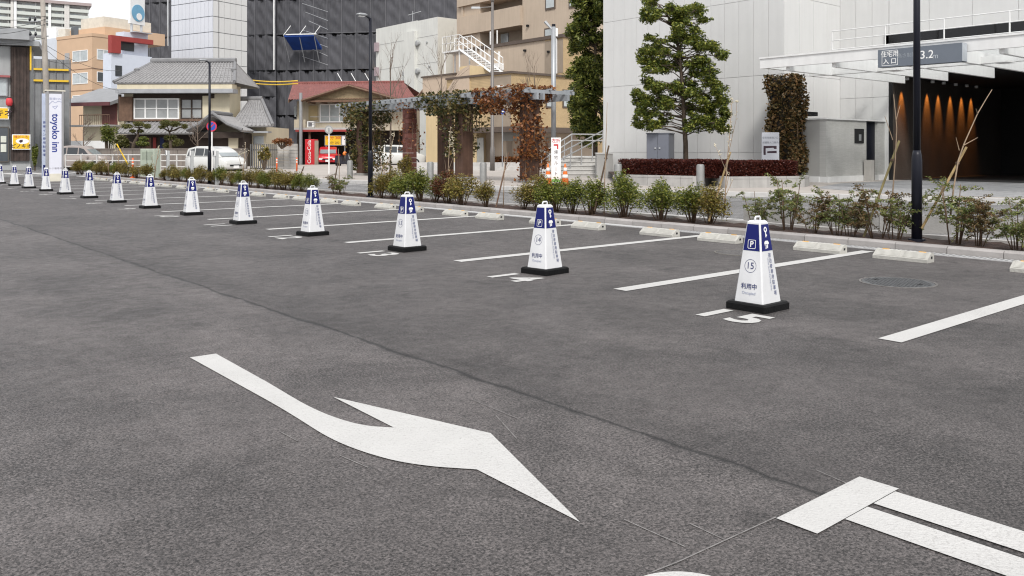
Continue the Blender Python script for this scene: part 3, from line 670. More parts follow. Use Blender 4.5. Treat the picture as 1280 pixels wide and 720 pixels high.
# external white stair on top
ST = N; zs0 = N.zl(580,78); 
st = thing('steel_stair', 'white steel external stair between the white block and tan building', 'staircase', N.root.location, 0)
xs = 1.2; yA, yB, yC = N.y(553,xs), N.y(574,xs), N.y(613,xs); zA = N.zl(565,63,xs); zB = N.zl(605,80,xs)
MB().box(xs, xs+1.1, yB, yA, zA-.12, zA).build('landing', wtrim, st)
for dx in (0, 1.1):
    MB().tube([(xs+dx,yB,zA),(xs+dx,yC,zB-.6)], .09, 4).build('stringer', wtrim, st)
    for h in (.55, 1.05): MB().tube([(xs+dx,yA,zA+h),(xs+dx,yB,zA+h),(xs+dx,yC,zB-.6+h)], .035, 5).build('handrail', wtrim, st)
    for i in range(8):
        f = i/7; MB().tube([(xs+dx, yB+(yC-yB)*f, zA+(zB-.6-zA)*f), (xs+dx, yB+(yC-yB)*f, zA+(zB-.6-zA)*f+1.05)], .025, 4).build('baluster', wtrim, st)
    for i in range(4): MB().tube([(xs+dx, yA+(yB-yA)*i/4, zA), (xs+dx, yA+(yB-yA)*i/4, zA+1.05)], .025, 4).build('baluster', wtrim, st)
for i in range(12):
    f = (i+.5)/12; MB().box(xs, xs+1.1, yB+(yC-yB)*f-.14, yB+(yC-yB)*f+.14, zA+(zB-.6-zA)*f-.02, zA+(zB-.6-zA)*f+.02).build('tread', wtrim, st)
for dx in (.1, 1.0):
    for y in (yA-.2, yB+.1): MB().tube([(xs+dx,y,0),(xs+dx,y,zA-.1)], .06, 6).build('column', wtrim, st)

# ================================================================ white block left of the tan building
offw = M('offwhite_render', (.63,.635,.60), .75, .05, .7, streak=.1)
B = Vol('white_block', 'windowless off-white rendered block with small vents behind the red roofed house', 'building', 547, 79)
r_ = B.root; zt = B.zc(21); yl = B.y(470)
zb = B.zl(500, 30)
MB().box(0, 6, 0, B.y(521), 0, zt).build('wall', offw, r_)
MB().box(0, 6, B.y(521), yl, 0, B.zl(500,30)).build('wall', offw, r_)
MB().box(-.35, 0, B.y(521.5), B.y(508.5), 0, B.zl(515,40)).build('pilaster', offw, r_)
MB().box(.0, B.x(573), -.04, 0, 0, zt-.02).build('side_face', M('side_offwhite', (.60,.585,.53), .75, .05), r_)
for p in (46, 79): MB().box(-.02, -.005, 0, yl, B.zl(520,p+2), B.zl(520,p+1.6)).build('joint_line', joint, r_)
for p, q in ((523.5,54),(523.5,89),(507,92),(534,53),(537,83)): 
    o = MB().lathe([(.28,0),(.28,.25),(.2,.3)], 10).build('vent_cap', M('vent_grey', (.35,.36,.36), .5), r_, loc=(0, B.y(p), B.zl(p,q))); o.rotation_euler = (0, R(-90), 0)
    o.scale = (1,1,1) if p < 530 else (.4,.4,.4)
for p in (58, 89): MB().box(-.3, -.01, yl-.6, yl-.1, B.zl(475,p+6), B.zl(475,p-5)).build('balcony_edge', M('mauve', (.35,.28,.30), .7), r_)
b = MB(); zan = B.zl(495,30)
b.tube([(2,B.y(495),zan),(2,B.y(495),zan+1.5)], .03); b.tube([(2,B.y(489),zan+1.2),(2,B.y(505),zan+1.3)], .025); b.tube([(2,B.y(482),zan+.2),(2,B.y(502),zan+.25)], .025); b.build('antenna', STEEL, r_)

# ================================================================ building wrapped in dark site netting
net = M('site_netting', (.088,.088,.098), .8, .3, .35, .5, 2.5, streak=.25, rand=.13)
S = Vol('netted_building', 'tall building wrapped in dark scaffold netting behind the tiled houses', 'building', 590, 105, 40)
r_ = S.root; cols_ = [345,359,376,393,410,428,446,464,483,501,519,537,556,575,590]
MB().box(.9, 14, -3, S.y(176), 0, S.zl(345,-60)).build('core', M('dark_core', (.07,.07,.076), .9), r_)
def netgrid(w_, h_, seed, sag=.25):
    rr = np.random.default_rng(seed); nx, nz = 14, 14; vs = []; fs = []; ph = rr.uniform(0, 6.28, 4)
    for j in range(nz+1):
        for i in range(nx+1):
            a, c = i/nx, j/nz
            d = (.10*(.6+.4*math.sin(3*c+ph[0])) + .09*math.sin(11*a+7*c+ph[1]) + .07*math.sin(15*c-6*a+ph[2]) + rr.normal(0, .03))*math.sin(a*math.pi)**.6
            sg_ = -.10*math.sin(a*math.pi)*(1 if j == nz else 0)*rr.uniform(.3,1)
            vs.append((-d, a*w_, c*h_+sg_))
    for j in range(nz):
        for i in range(nx): q = j*(nx+1)+i; fs.append((q,q+1,q+nx+2,q+nx+1))
    b = MB(); b.add(vs, fs); return b.mesh('net_sheet', net, True)
nets = [netgrid(1, 1, s_) for s_ in range(6)]
ztopS = S.zl(345,-40); z88 = S.zl(345,88)
rows_ = [0, z88*.5, z88]
while rows_[-1] < ztopS: rows_.append(rows_[-1]+4.6)
def netwall(cl, rows, x=0.):
    for i in range(len(cl)-1):
        y1, y0 = S.y(cl[i], x), S.y(cl[i+1], x)
        for j in range(len(rows)-1):
            o = ob('net_sheet', nets[rnd.randrange(6)], r_, (x, y0, rows[j])); o.scale = (1.0, y1-y0, rows[j+1]-rows[j])
        MB().tube([(x-.35,y1,0),(x-.35,y1,rows[-1])], .03, 5).build('scaffold_pole', STEEL if rnd.random() < .12 else M('dull_pole', (.16,.16,.17), .6), r_)
netwall(cols_, rows_); netwall([308,320,333,345], rows_, -.6); netwall([177,189,201,213.5], rows_, -.6)
netwall([262,285,308,326,345], [0, z88*.35, z88*.7, z88*.98], -1.6)
MB().box(-.8,-.7, S.y(346.5), S.y(345), z88, ztopS).build('edge_pole', WHITE, r_)
for z in rows_[3:]: MB().tube([(-.5,S.y(345),z),(-.5,-2,z)], .035, 4).build('ledger', M('dull_pole',(0,0,0)), r_)
for i in range(7): 
    p = 388+i*2; q0 = 20+i*10
    MB().tube([(-.55,S.y(380+4*(i%3)),S.zl(385,5+11*i)),(-.55,S.y(412),S.zl(400,16+11*i))], .03, 4).build('brace', STEEL, r_)
for p in (432, 449, 466, 484): MB().tube([(-.6,S.y(p-8),S.zl(p,92)),(-1.2,S.y(p),S.zl(p,103))], .05, 4).build('prop', WHITE, r_)
tp = thing('tarpaulin_hood', 'blue tarpaulin protection shelf hanging on the dark scaffold netting', 'tarpaulin', S.root.location, S.rot)
b = MB(); z1_, z0_ = S.zl(385,47.5), S.zl(385,60)
b.prism([(-.45,z0_-.3),(-3.0,z1_-.2),(-3.0,z1_),(-.45,z0_)], 'y', S.y(404), S.y(368)); b.build('sheet', M('tarp_blue', (.02,.07,.32), .5, .25, 1.0), tp)
MB().box(-3.1,-2.9,S.y(407),S.y(370),z1_,z1_+.12).build('edge_bar', WHITE, tp)
for p in (365, 384, 402): MB().tube([(-.45,S.y(p),S.zl(p,33)),(-3,S.y(p+2),z1_)], .05, 4).build('tie_bar', WHITE, tp); MB().tube([(-3,S.y(p+2),z1_),(-.5,S.y(p-1),S.zl(p,78))], .06, 4).build('strut', STEEL, tp)
# pale panelled tower standing in front of it
pt = M('tower_panel', (.60,.62,.67), .5, .03, .5, rand=.02); pt2 = M('tower_panel_lit', (.63,.625,.61), .5, .03, .5, rand=.02); pj = M('tower_joint', (.30,.31,.33), .7)  # bluer left panels, whiter right ones: shaded and lit sides put into the colour
K = Vol('panelled_tower', 'pale blue-white panel clad tower rising behind the tiled house', 'building', 265.5, 96, 18)
r_ = K.root; HK = K.zc(-30); yl, xr = K.y(214), K.x(309)
MB().box(.12, xr-.1, .12, yl, 0, HK).build('core', pj, r_)
zr_ = [K.zc(p) for p in (100,79,59,39.5,20,0,-20,-40)]; zr_ = [0]+zr_
for j in range(len(zr_)-1):
    n = 11; mA = MB().box(0,.12,.02,yl/n-.02,.04,zr_[j+1]-zr_[j]-.04).mesh('panel', pt)
    for i in range(n): ob('panel', mA, r_, (0, yl*i/n, zr_[j]))
    n = 6; mB = MB().box(.02,xr/n-.02,0,.12,.04,zr_[j+1]-zr_[j]-.04).mesh('panel', pt2)
    for i in range(n): ob('panel', mB, r_, (xr*i/n+(.12 if i == 0 else 0), 0, zr_[j]))

# ================================================================ far left background
apw = M('flat_wall', (.62,.62,.60), .8, .06); apb = M('flat_balcony', (.54,.565,.53), .8, .05); apd = M('flat_shade', (.36,.36,.36), .8, .1); apr = M('flat_roof', (.36,.30,.29), .8); apk = M('flat_pier', (.60,.58,.55), .8)
A = Vol('apartment_tower', 'distant high apartment tower with rows of long pale balconies', 'building', 111, 360, 81)
r_ = A.root; yl = A.y(-60); ztA = A.zc(8)
MB().box(1.7, 18, .0, yl, 0, ztA).build('rear_wall', apw, r_)
MB().box(-1, 18, -1, yl, ztA, ztA+1.2).build('roof', apr, r_)
nfl = 9
for i in range(nfl):
    z = ztA-2.65*(i+1)
    s_ = MB().box(0, 3, 0, yl, z-.2, z).build('balcony', apw, r_); MB().box(-.1, 0, 0, yl, z-.2, z+1.15).build('balcony_front', apb, s_)
    for k in range(9): y = 3+k*yl/9; w_ = MB().box(1.6, 1.68, y, y+4.2, z, z+2.0).build('window', PALEGL if (i+k) % 4 else apd, r_)
for p, m_ in ((82,apk),(62,WHITE),(85,apk),(15,apk),(19,WHITE)): MB().box(-.4, 1, A.y(p)-.5, A.y(p)+.5, 0, ztA).build('pier', m_, r_)
for k in range(5): MB().box(.2, 3, k*yl/5+.2, k*yl/5+.4, ztA-26, ztA).build('party_wall', apw, r_)

orange = M('orange_tile', (.56,.39,.26), .75, .06, .8, rand=.02); 
O = Vol('orange_office', 'orange tiled four storey office building with pale windows and rooftop box', 'building', 115, 84, 18)
r_ = O.root; zt = O.zc(45); yl, xr = O.y(71), O.x(172)
MB().box(0, xr, 0, yl, 0, zt).build('wall', orange, r_); MB().box(-.05, xr, -.05, yl, zt, zt+.3).build('parapet', orange, r_)
for q in (85, 112): MB().box(-.03, xr, -.03, yl, O.zc(q+.7), O.zc(q)).build('joint_band', M('orange_dark', (.25,.15,.1), .8), r_)
for q0, q1 in ((63,77),(91,105),(119,131)): O.window('L', 91, 110, q0, q1, WHITE, PALEGL, 2)
for q0, q1 in ((62,75),(90,103)): O.window('R', 121, 138, q0, q1, WHITE, PALEGL if q0 < 80 else GLASS, 2)
O.lbox('small_window', apd, 82, 87, 66.5, 75, -.1, 0)
rb = MB().box(2, 9, 1, 7.5, zt, O.zc(29)).build('rooftop_room', orange, r_); MB().box(1.96, 2.0, 5.6, 6.9, zt+.3, zt+1.6).build('window', GLASS, rb)
MB().box(2.5, 8, 2, 6, O.zc(29), O.zc(14)).build('water_tank', M('tank_cream', (.62,.58,.5), .6), r_)
MB().tube([(9,.5,zt),(9,.5,zt+14)], .08, 5).build('mast', STEEL, r_)
bluew = M('pale_blue_wall', (.60,.64,.72), .7, .04); redf = M('red_frame', (.30,.045,.04), .6, .1)
Q = Vol('blue_white_building', 'pale blue-white building with a dark red balcony frame', 'building', 139, 74, 18)
r_ = Q.root; zt = Q.zc(66); xr = Q.x(190)
MB().box(0, xr, 0, 1.2, 0, zt).build('wall', bluew, r_)
MB().box(1.6, xr, .6, 1.8, zt, Q.zc(36)).build('upper_wall', bluew, r_); MB().box(-.1, xr, -.2, .3, Q.zc(50), Q.zc(44)).build('red_frame', redf, r_); MB().box(-.1, .8, -.2, .3, zt, Q.zc(50)).build('red_frame', redf, r_)
Q.rbox('window', GLASS, 155, 172, 52, 63, .5, .62); Q.rbox('window', GLASS, 144, 152, 82, 95, -.05, .05)
MB().box(2.2, xr, -.1, .6, Q.zc(36), Q.zc(35)).build('roof_rail', STEEL, r_)
BB = Vol('billboard', 'white rooftop board with a large pale blue disc', 'billboard', 163, 80, 30)
zb0, zb1 = BB.zc(29), BB.zc(-12); xr = BB.x(181)
MB().box(0, xr, 0, .3, zb0, zb1).build('board', WHITE, BB.root)
dm = MB().lathe([(.8,0),(.8,.04)], 32).build('disc', M('disc_blue', (.16,.36,.52), .6), BB.root, loc=(.95, -.005, BB.zc(14.5))); dm.rotation_euler = (R(90),0,0)
dm = MB().lathe([(.34,0),(.34,.03)], 24).build('disc', WHITE, BB.root, loc=(1.05, -.05, BB.zc(19))); dm.rotation_euler = (R(90),0,0)
for x in (.3, xr-.3): MB().tube([(x,.15,0),(x,.15,zb0)], .12, 6).build('leg', STEEL, BB.root)
pb = Vol('pale_block', 'plain pale blue-grey block behind the utility pole', 'building', 72, 88, 18)
MB().box(0, 6, 0, pb.y(33), 0, pb.zc(47)).build('wall', M('pale_blue_grey', (.56,.59,.64), .7, .05), pb.root); pb.lbox('window', GLASS, 45, 47.5, 62, 68, -.06, 0)
MB().box(1, 5, 2, 4, pb.zc(47), pb.zc(30)).build('rooftop_unit', WHITE, pb.root); MB().box(1, 4, .3, 1.6, pb.zc(47), pb.zc(34)).build('water_tank', M('tank_cream',(0,0,0)), pb.root)
wl = Vol('far_block', 'small white rooftop block behind the orange office', 'building', 110, 130, 18)
MB().box(0, 8, 0, wl.y(86), 0, wl.zc(37)).build('wall', WHITE, wl.root); wl.lbox('window', GLASS, 97, 101, 42, 45, -.05, 0)
fn = Vol('netting_frame', 'grey mesh enclosure with two yellow bars beside the utility pole', 'scaffold', 88, 62, 72)
mesh_m = M('grey_mesh', (.22,.225,.23), .8, .15, 1.5, streak=.2)
yl = fn.y(37); zt = fn.zc(75)
MB().box(0, .05, .05, yl, 0, zt).build('mesh_panel', mesh_m, fn.root)
for p in (88, 79, 70, 61, 52, 43, 37): MB().tube([(-.05,fn.y(p),0),(-.05,fn.y(p),zt)], .035, 5).build('pole', M('dull_pole',(0,0,0)), fn.root)
yel = M('yellow_bar', (.72,.47,.03), .5, .08)
for q in (87, 101): MB().box(-.15, -.06, fn.y(86), yl, fn.zl(60,q+1.2), fn.zl(60,q-1.2)).build('yellow_bar', yel, fn.root)

# ================================================================ dark timber restaurant at the left edge
timber = M('dark_timber', (.055,.038,.032), .75, .4, 3, .4, 30, streak=.5, rand=.2); gw = M('grey_wall', (.34,.35,.35), .8, .08, 1, streak=.1)
Z = Vol('restaurant', 'grey restaurant front with a tall dark timber panel', 'building', 38, 52, 76)
r_ = Z.root; yl = Z.y(-60); zt = Z.zc(57)
MB().box(.1, 3, .0, yl, .0, zt-.1).build('wall', gw, r_)
n = 6; a0, a1 = Z.y(37), Z.y(13)
for i in range(n): MB().box(-.05-.01*rnd.random(), .1, a0+(a1-a0)*i/n+.006, a0+(a1-a0)*(i+1)/n-.006, Z.zc(201), zt-.12).build('board', timber, r_)
MB().box(-.35, 6, -.5, yl, zt-.05, zt+.25).build('roof_edge', M('roof_grey', (.30,.31,.32), .6), r_)
MB().box(-.9, 4, Z.y(38), yl, zt+.25, zt+.9).build('roof_upper', M('roof_grey',(0,0,0)), r_)
MB().box(-.25, .1, Z.y(39.5), Z.y(37.6), Z.zc(88), zt).build('yellow_pipe', yel, r_)
Z.window('L', -24, 9.5, 97, 120, GREYM, PALEGL, 2, 1); Z.window('L', -30, 11.5, 158, 203, M('bronze_frame', (.08,.07,.06), .5), GLASS, 3, 1)
for i, (p0, p1, q0, q1) in enumerate(((1,8,170,178),(1,8,180,190),(-8,-1,172,188))): Z.lbox('notice', M('notice_paper', (.6,.62,.55), .7), p0, p1, q0, q1, -.06, -.045)
Z.lbox('eave_band', M('red_band', (.3,.09,.09), .7), -30, 13, 94, 96.5, -.3, 0)
ysg = M('sign_yellow', (.75,.48,.02), .5, .05)
def signboard(name, label, F, px0, px1, py0, py1, d, bm, lines):
    y0, y1 = F.y(px1, d), F.y(px0, d); pr = (px0+px1)/2; z1, z0 = F.zl(pr,py0,d), F.zl(pr,py1,d); c = F.o+F.ex*d+F.ey*(y0+y1)/2
    t = thing(name, label, 'sign', (c.x, c.y, (z0+z1)/2), F.rot); W_, H_ = y1-y0, z1-z0
    MB().box(0, .1, -W_/2, W_/2, -H_/2, H_/2).build('panel', WHITE, t); MB().box(-.012, -.001, -W_/2+.05, W_/2-.05, -H_/2+.05, H_/2-.05).build('face', bm, t)
    f = face_m((-.012,0,0), (0,-1,0), (0,0,1))
    for s_, x, y, sz, m_, bo in lines: write(s_, sz*H_, m_, t, f, x*W_, y*H_, bold=bo)
    return t, f, W_, H_
INK = M('ink_dark', (.04,.02,.03), .6); INKR = M('ink_red', (.5,.03,.03), .6)
t, f, W_, H_ = signboard('hanging_sign', 'yellow sign with dark katakana fixed low on the timber panel', Z, 15, 38, 168, 187, -.22, ysg, [('味どころ',0,.33,.2,INKR,.01),('ピノキオ',0,-.28,.3,INK,.02)])
flat('emblem', [(x*7,y*3.4) for x,y in circ(.05)], WHITE, t, f, .06, .05); flat('emblem_mark', [(-.12,.02),(-.02,.09),(.1,.1),(.1,-.04),(-.02,-.09)], INK, t, f, -.02, .04, .004)
signboard('hanging_sign', 'yellow katakana sign beside the red lantern at the picture edge', Z, -24, 11, 134, 149, -.25, ysg, [('ピノキオ',.02,0,.62,INK,.02)])
q = Z.o+Z.ex*-.35+Z.ey*Z.y(11.5,-.35)
ln = thing('paper_lantern', 'red paper lantern hanging beside the dark timber panel', 'lantern', (q.x, q.y, Z.zl(11.5,133)))
MB().lathe([(.08,0),(.16,.06),(.19,.25),(.16,.44),(.08,.5)], 14).build('body', M('lantern_red', (.6,.05,.06), .6), ln, True); 
for z in (-.03,.5): MB().lathe([(.09,z),(.09,z+.04)], 12).build('cap', BLACKM, ln)
# ================================================================ tiled houses
tilem = M('roof_tile', (.27,.265,.265), .6, .15, 3, rand=.05); ridge_m = M('ridge_tile', (.20,.20,.205), .6, .15, 3); crm = M('cream_plaster', (.62,.56,.42), .85, .06, 1, streak=.06); dwood = M('dark_wood', (.045,.032,.026), .8, .25, 3); bwood = M('brown_wood', (.15,.09,.06), .8, .25, 4, streak=.2)
redt = M('red_roof', (.21,.075,.065), .65, .2, 2, streak=.2)
def tiled_slope(parent, a, b_, c, d, m, name='roof', pitch=.28, n_row=9, r=.055):
    """a,b eave ends, c,d ridge ends (a under d, b under c): deck plus rolls of tile up the slope"""
    a, b_, c, d = map(Vector, (a, b_, c, d)); nrm = (b_-a).cross(d-a).normalized()
    if nrm.z < 0: nrm = -nrm
    k = MB(); k.add([a,b_,c,d, a-nrm*.12,b_-nrm*.12,c-nrm*.12,d-nrm*.12], [(0,1,2,3),(7,6,5,4),(0,4,5,1),(1,5,6,2),(2,6,7,3),(3,7,4,0)]); rf = k.build(name, m, parent)
    k = MB(); n = max(2, int((b_-a).length/pitch))
    for i in range(n+1):
        f = i/n; p, q = a.lerp(b_, f), d.lerp(c, f); k.tube([p+nrm*.01, q+nrm*.01], r, 6)
    for j in range(1, n_row):
        f = j/n_row; p, q = a.lerp(d, f)+nrm*.012, b_.lerp(c, f)+nrm*.012; k.tube([p, q], .022, 4)
    tag(k.build('tile_roll', m, rf), kind='stuff'); return rf
def ridge(parent, pts, r=.13, m=None): MB().tube(pts, r, 7).build('ridge', m or ridge_m, parent)
H = Vol('traditional_house', 'two storey cream traditional house with grey tiled hip roof', 'house', 287, 60, 48)
r_ = H.root; yl = H.y(155); D_ = 2.2
ze, zr_ = H.zl(215,103,-1), 0
ya0, ya1 = H.y(293,-1.0), H.y(142,-1.0)
zrd = CAMZ+(HY-79)/FPX*(H.D0+3.2)
MB().box(0, D_, 0, yl, 0, ze-.1).build('wall', crm, r_)
yr0, yr1 = ya0+1.2, ya1-1.2
tiled_slope(r_, (-1.0,ya0,ze), (-1.0,ya1,ze), (2.4,yr1,zrd), (2.4,yr0,zrd), tilem)
tiled_slope(r_, (4.2,ya1,ze), (4.2,ya0,ze), (2.4,yr0,zrd), (2.4,yr1,zrd), tilem)
for y, y2 in ((ya0,yr0),(ya1,yr1)):
    k = MB(); k.add([(-1,y,ze),(4.2,y,ze),(2.4,y2,zrd)], [(0,1,2)]); k.build('gable_slope', tilem, r_)
    ridge(r_, [(-1,y,ze+.05),(.9,y+(y2-y)*.55,ze+(zrd-ze)*.55),(2.4,y2,zrd)], .12)
    MB().lathe([(.2,0),(.22,.2),(.08,.3)], 8).build('finial', ridge_m, r_, loc=(.9, y+(y2-y)*.62, ze+(zrd-ze)*.52))
ridge(r_, [(2.4,yr0-.1,zrd+.12),(2.4,yr1+.1,zrd+.12)], .2)
MB().box(-.9, 0, ya0+.2, ya1-.2, ze-.45, ze-.1).build('eave_board', crm, r_)
MB().box(-1.0, 0, H.y(291,-1), H.y(144,-1), H.zl(215,116,-1), H.zl(215,111,-1)).build('eave_canopy', M('grey_gutter', (.33,.34,.36), .5), r_)
H.lbox('recess_shade', dwood, 167, 268, 117, 123, -.06, .02); H.lbox('shutter_box', bwood, 151, 167, 121, 151.5, -.3, .02)  # dark strip above the windows stands in for the shade of the recess
H.window('L', 168, 224.5, 123, 149, WHITE, glassmat('frosted', (.30,.31,.31), .3), 4, 2, .09, .12); H.window('L', 226, 254, 123, 149, dwood, glassmat('frosted',(0,0,0)), 2, 2, .1, .1)
H.lbox('sill', bwood, 150, 256, 149, 151.5, -.15, .02); H.lbox('plaster_panel', crm, 254.5, 262.5, 120, 150, -.2, .02)
H.lbox('corner_post', dwood, 148.5, 151, 118, 152, -.1, .1)
z0, z1 = H.zl(200,166,-1.6), H.zl(200,152,0)
tiled_slope(r_, (-1.7,H.y(262,-1.7),z0), (-1.7,H.y(146,-1.7),z0), (0,H.y(146,-1.7),z1), (0,H.y(262,-1.7),z1), tilem, 'lower_roof', .28, 4)
MB().box(-.06, .0, H.y(262), yl, 0, z0-.1).build('ground_floor_screen', dwood, r_)
for p, q, m_ in ((192,196,redf),(201,206,M('indigo_cloth',(.03,.04,.12),.8)),(178,190,bwood)): H.lbox('door_panel', m_, p, q, 172, 190, -.12, -.07)
# entrance gable
gx = -3.4; gy0, gy1, gyc = H.y(303,gx), H.y(233,gx), H.y(266,gx); gz0, gz1 = H.zl(266,163,gx), H.zl(266,143,gx)
for y, pts in ((gy0, 0), (gy1, 1)):
    tiled_slope(r_, (gx,y,gz0) if pts else (0,y,gz0), (0,y,gz0) if pts else (gx,y,gz0), (0,gyc,gz1) if pts else (gx,gyc,gz1), (gx,gyc,gz1) if pts else (0,gyc,gz1), tilem, 'porch_roof', .3, 5)
ridge(r_, [(gx-.05,gy0,gz0+.05),(gx-.05,(gy0+gyc)/2,gz0+(gz1-gz0)*.42),(gx-.05,gyc,gz1+.1),(gx-.05,(gy1+gyc)/2,gz0+(gz1-gz0)*.42),(gx-.05,gy1,gz0+.05)], .12); ridge(r_, [(gx-.1,gyc,gz1+.12),(0,gyc,gz1+.12)], .15)
MB().box(gx+.6, gx+.75, H.y(300,gx), H.y(238,gx), gz0-.5, gz0-.1).build('porch_beam', dwood, r_)
MB().box(gx+1.2, 0, H.y(296,gx), H.y(240,gx), 0, gz0-.2).build('porch_wall', dwood, r_)
MB().box(gx+1.1, gx+1.2, H.y(290,gx), H.y(278,gx), gz0-1.6, gz0-.4).build('plaster_panel', crm, r_)
# right wing
wy0, wy1 = H.y(338,-.6), H.y(288,-.6)
wz0, wz1 = H.zl(315,157,-1.4), H.zl(315,125,2.5)
MB().box(-.4, 5, H.y(333,-.4), -.01, 0, wz0-.05).build('wing_wall', crm, r_)
tiled_slope(r_, (-1.4,H.y(341,-1.4),wz0), (-1.4,H.y(288,-1.4),wz0), (2.5,H.y(288,-1.4),wz1), (2.5,H.y(327,2.5),wz1), tilem, 'wing_roof', .28, 8)
ridge(r_, [(2.5,H.y(328,2.5),wz1+.1),(2.5,H.y(288,2.5),wz1+.1)], .17); ridge(r_, [(-1.4,H.y(341,-1.4),wz0+.05),(2.5,H.y(327,2.5),wz1+.05)], .12)
MB().box(-1.2, -.4, H.y(335,-1.2), H.y(300,-1.2), H.zl(315,166,-1.2), H.zl(315,164,-1.2)).build('awning', M('grey_gutter',(0,0,0)), r_)
a0, a1 = H.y(330,-.4), H.y(317,-.4); f_ = MB().box(-.47,-.39,a0,a1,H.zl(323,180,-.4),H.zl(323,170,-.4)).build('window', STEEL, r_); MB().box(-.5,-.46,a0+.08,a1-.08,H.zl(323,179,-.4),H.zl(323,171,-.4)).build('pane', PALEGL, f_)
# garden wall, gate and block wall in front
gwm = M('garden_wall', (.20,.175,.155), .85, .15, 1.5, .2, streak=.25)
GW = Vol('garden_wall', 'long low brown-grey garden wall before the traditional house', 'wall', 308, 50, 40)
nb = 16; yl = GW.y(84)
for i in range(nb): MB().box(0,.15,yl*i/nb+.01,yl*(i+1)/nb-.01,0,GW.zl(200,187)).build('wall_panel', gwm, GW.root)
MB().box(-.04,.2,0,yl,GW.zl(200,187),GW.zl(200,185.5)).build('coping', M('coping_brown', (.16,.135,.12), .8), GW.root)
gt = Vol('metal_gate', 'dark slatted metal gate right of the white van', 'gate', 346, 50, 40); yl = gt.y(312)
for i in range(14): MB().box(0,.04,yl*i/14+.03,yl*(i+.75)/14,.05,gt.zl(330,180)).build('slat', M('gate_grey', (.12,.12,.12), .6), gt.root)
for z in (.1, 1.2): MB().box(.04,.08,0,yl,z,z+.06).build('cross_bar', BLACKM, gt.root)
bw = Vol('block_wall', 'pale stacked block wall with brown creeper beside the gate', 'wall', 371, 50, 40); yl = bw.y(346)
bmat = M('concrete_block_m', (.40,.385,.36), .85, .15, 3, .2, rand=.12); me = MB().box(0,.18,.008,yl/3-.008,.006,.19).mesh('block', bmat)
for j in range(8):
    for i in range(3): ob('block', me, bw.root, (0, yl*i/3, .2*j))
# small house with maroon eaves
SH = Vol('small_house', 'small cream house with maroon eaves and balcony beside the traditional house', 'house', 149, 64, 30); r_ = SH.root
yl = SH.y(93); zt = SH.zl(120,129)
MB().box(0, 5, 0, SH.y(104), 0, zt).build('wall', crm, r_); MB().box(1, 5, SH.y(104), yl, 0, zt).build('porch_back', dwood, r_)
k = MB(); ze_ = SH.zl(120,128,-1); k.prism([(-1.0,ze_-.25),(-1.0,ze_),(3,ze_+1.4),(3,ze_+1.1)], 'y', -.1, yl+.6); k.build('roof', M('slate_roof', (.25,.255,.265), .6, .1), r_)
MB().box(-1.05,-.95,-.1,yl+.6,ze_-.25,ze_+.02).build('maroon_eave', M('maroon', (.12,.04,.045), .6), r_)
SH.lbox('door', M('maroon_door', (.13,.045,.04), .6), 128, 147, 130, 157, -.08, .02)
MB().box(-1.0,0,-.1,yl,SH.zl(120,158.5),SH.zl(120,156.5)).build('balcony', M('balcony_grey', (.42,.41,.40), .7), r_)
bz0, bz1 = SH.zl(120,156.5), SH.zl(120,144.5)
MB().tube([(-.95,0,bz1),(-.95,SH.y(112),bz1)], .035, 5).build('rail', bwood, r_)
for i in range(15): y = SH.y(112)*i/14; MB().tube([(-.95,y,bz0),(-.95,y,bz1)], .02, 4).build('baluster', bwood, r_)
MB().box(-.9,-.1,.5,yl,0,bz0-1.2).build('white_base', WHITE, r_)

RH = Vol('red_roofed_house', 'weathered two storey house with a red corrugated gabled roof', 'house', 515, 69, 42); r_ = RH.root
yl = RH.y(371); z_e = RH.zl(440,124,-1.2); z_r = CAMZ+(HY-103)/FPX*72.5; beig2 = M('aged_cream', (.50,.44,.34), .85, .12, 1, streak=.2)
zg = RH.zl(440,163)
MB().box(0, 2.6, 0, yl, zg, z_e-.05).build('upper_wall', beig2, r_)
MB().box(2.2, 2.6, 0, yl, 0, zg).build('garage_back', dwood, r_); MB().box(0, 2.2, 0, .3, 0, zg).build('garage_side', beig2, r_); MB().box(0, 2.2, yl-.3, yl, 0, zg).build('garage_side', dwood, r_)
def corr(parent, a, b_, c, d, m, name):
    a, b_, c, d = map(Vector,(a,b_,c,d)); k = MB(); n = 90; vs = []; nrm = (b_-a).cross(d-a).normalized(); nrm = nrm if nrm.z > 0 else -nrm
    for i in range(n+1):
        f = i/n; o_ = nrm*(.05 if i % 2 else 0); vs += [a.lerp(b_,f)+o_, d.lerp(c,f)+o_]
    k.add(vs, [(2*i,2*i+2,2*i+3,2*i+1) for i in range(n)]); return k.build(name, m, parent)
rf = corr(r_, (-1.3,RH.y(520,-1.3),z_e), (-1.3,RH.y(360,-1.3),z_e), (3.4,RH.y(366,3.4),z_r), (3.4,RH.y(505,3.4),z_r), redt, 'roof')
corr(r_, (5.5,RH.y(360,-1.3),z_e), (5.5,RH.y(520,-1.3),z_e), (3.4,RH.y(505,3.4),z_r), (3.4,RH.y(366,3.4),z_r), redt, 'roof')
ridge(r_, [(3.4,RH.y(505,3.4),z_r+.05),(3.4,RH.y(366,3.4),z_r+.05)], .12, redt)
for yy in (RH.y(361,-1.3), RH.y(519,-1.3)): MB().prism([(-1.35,z_e-.25),(3.4,z_r-.3),(3.4,z_r),(-1.35,z_e)], 'y', yy-.04, yy+.04).build('barge_board', bwood, r_)
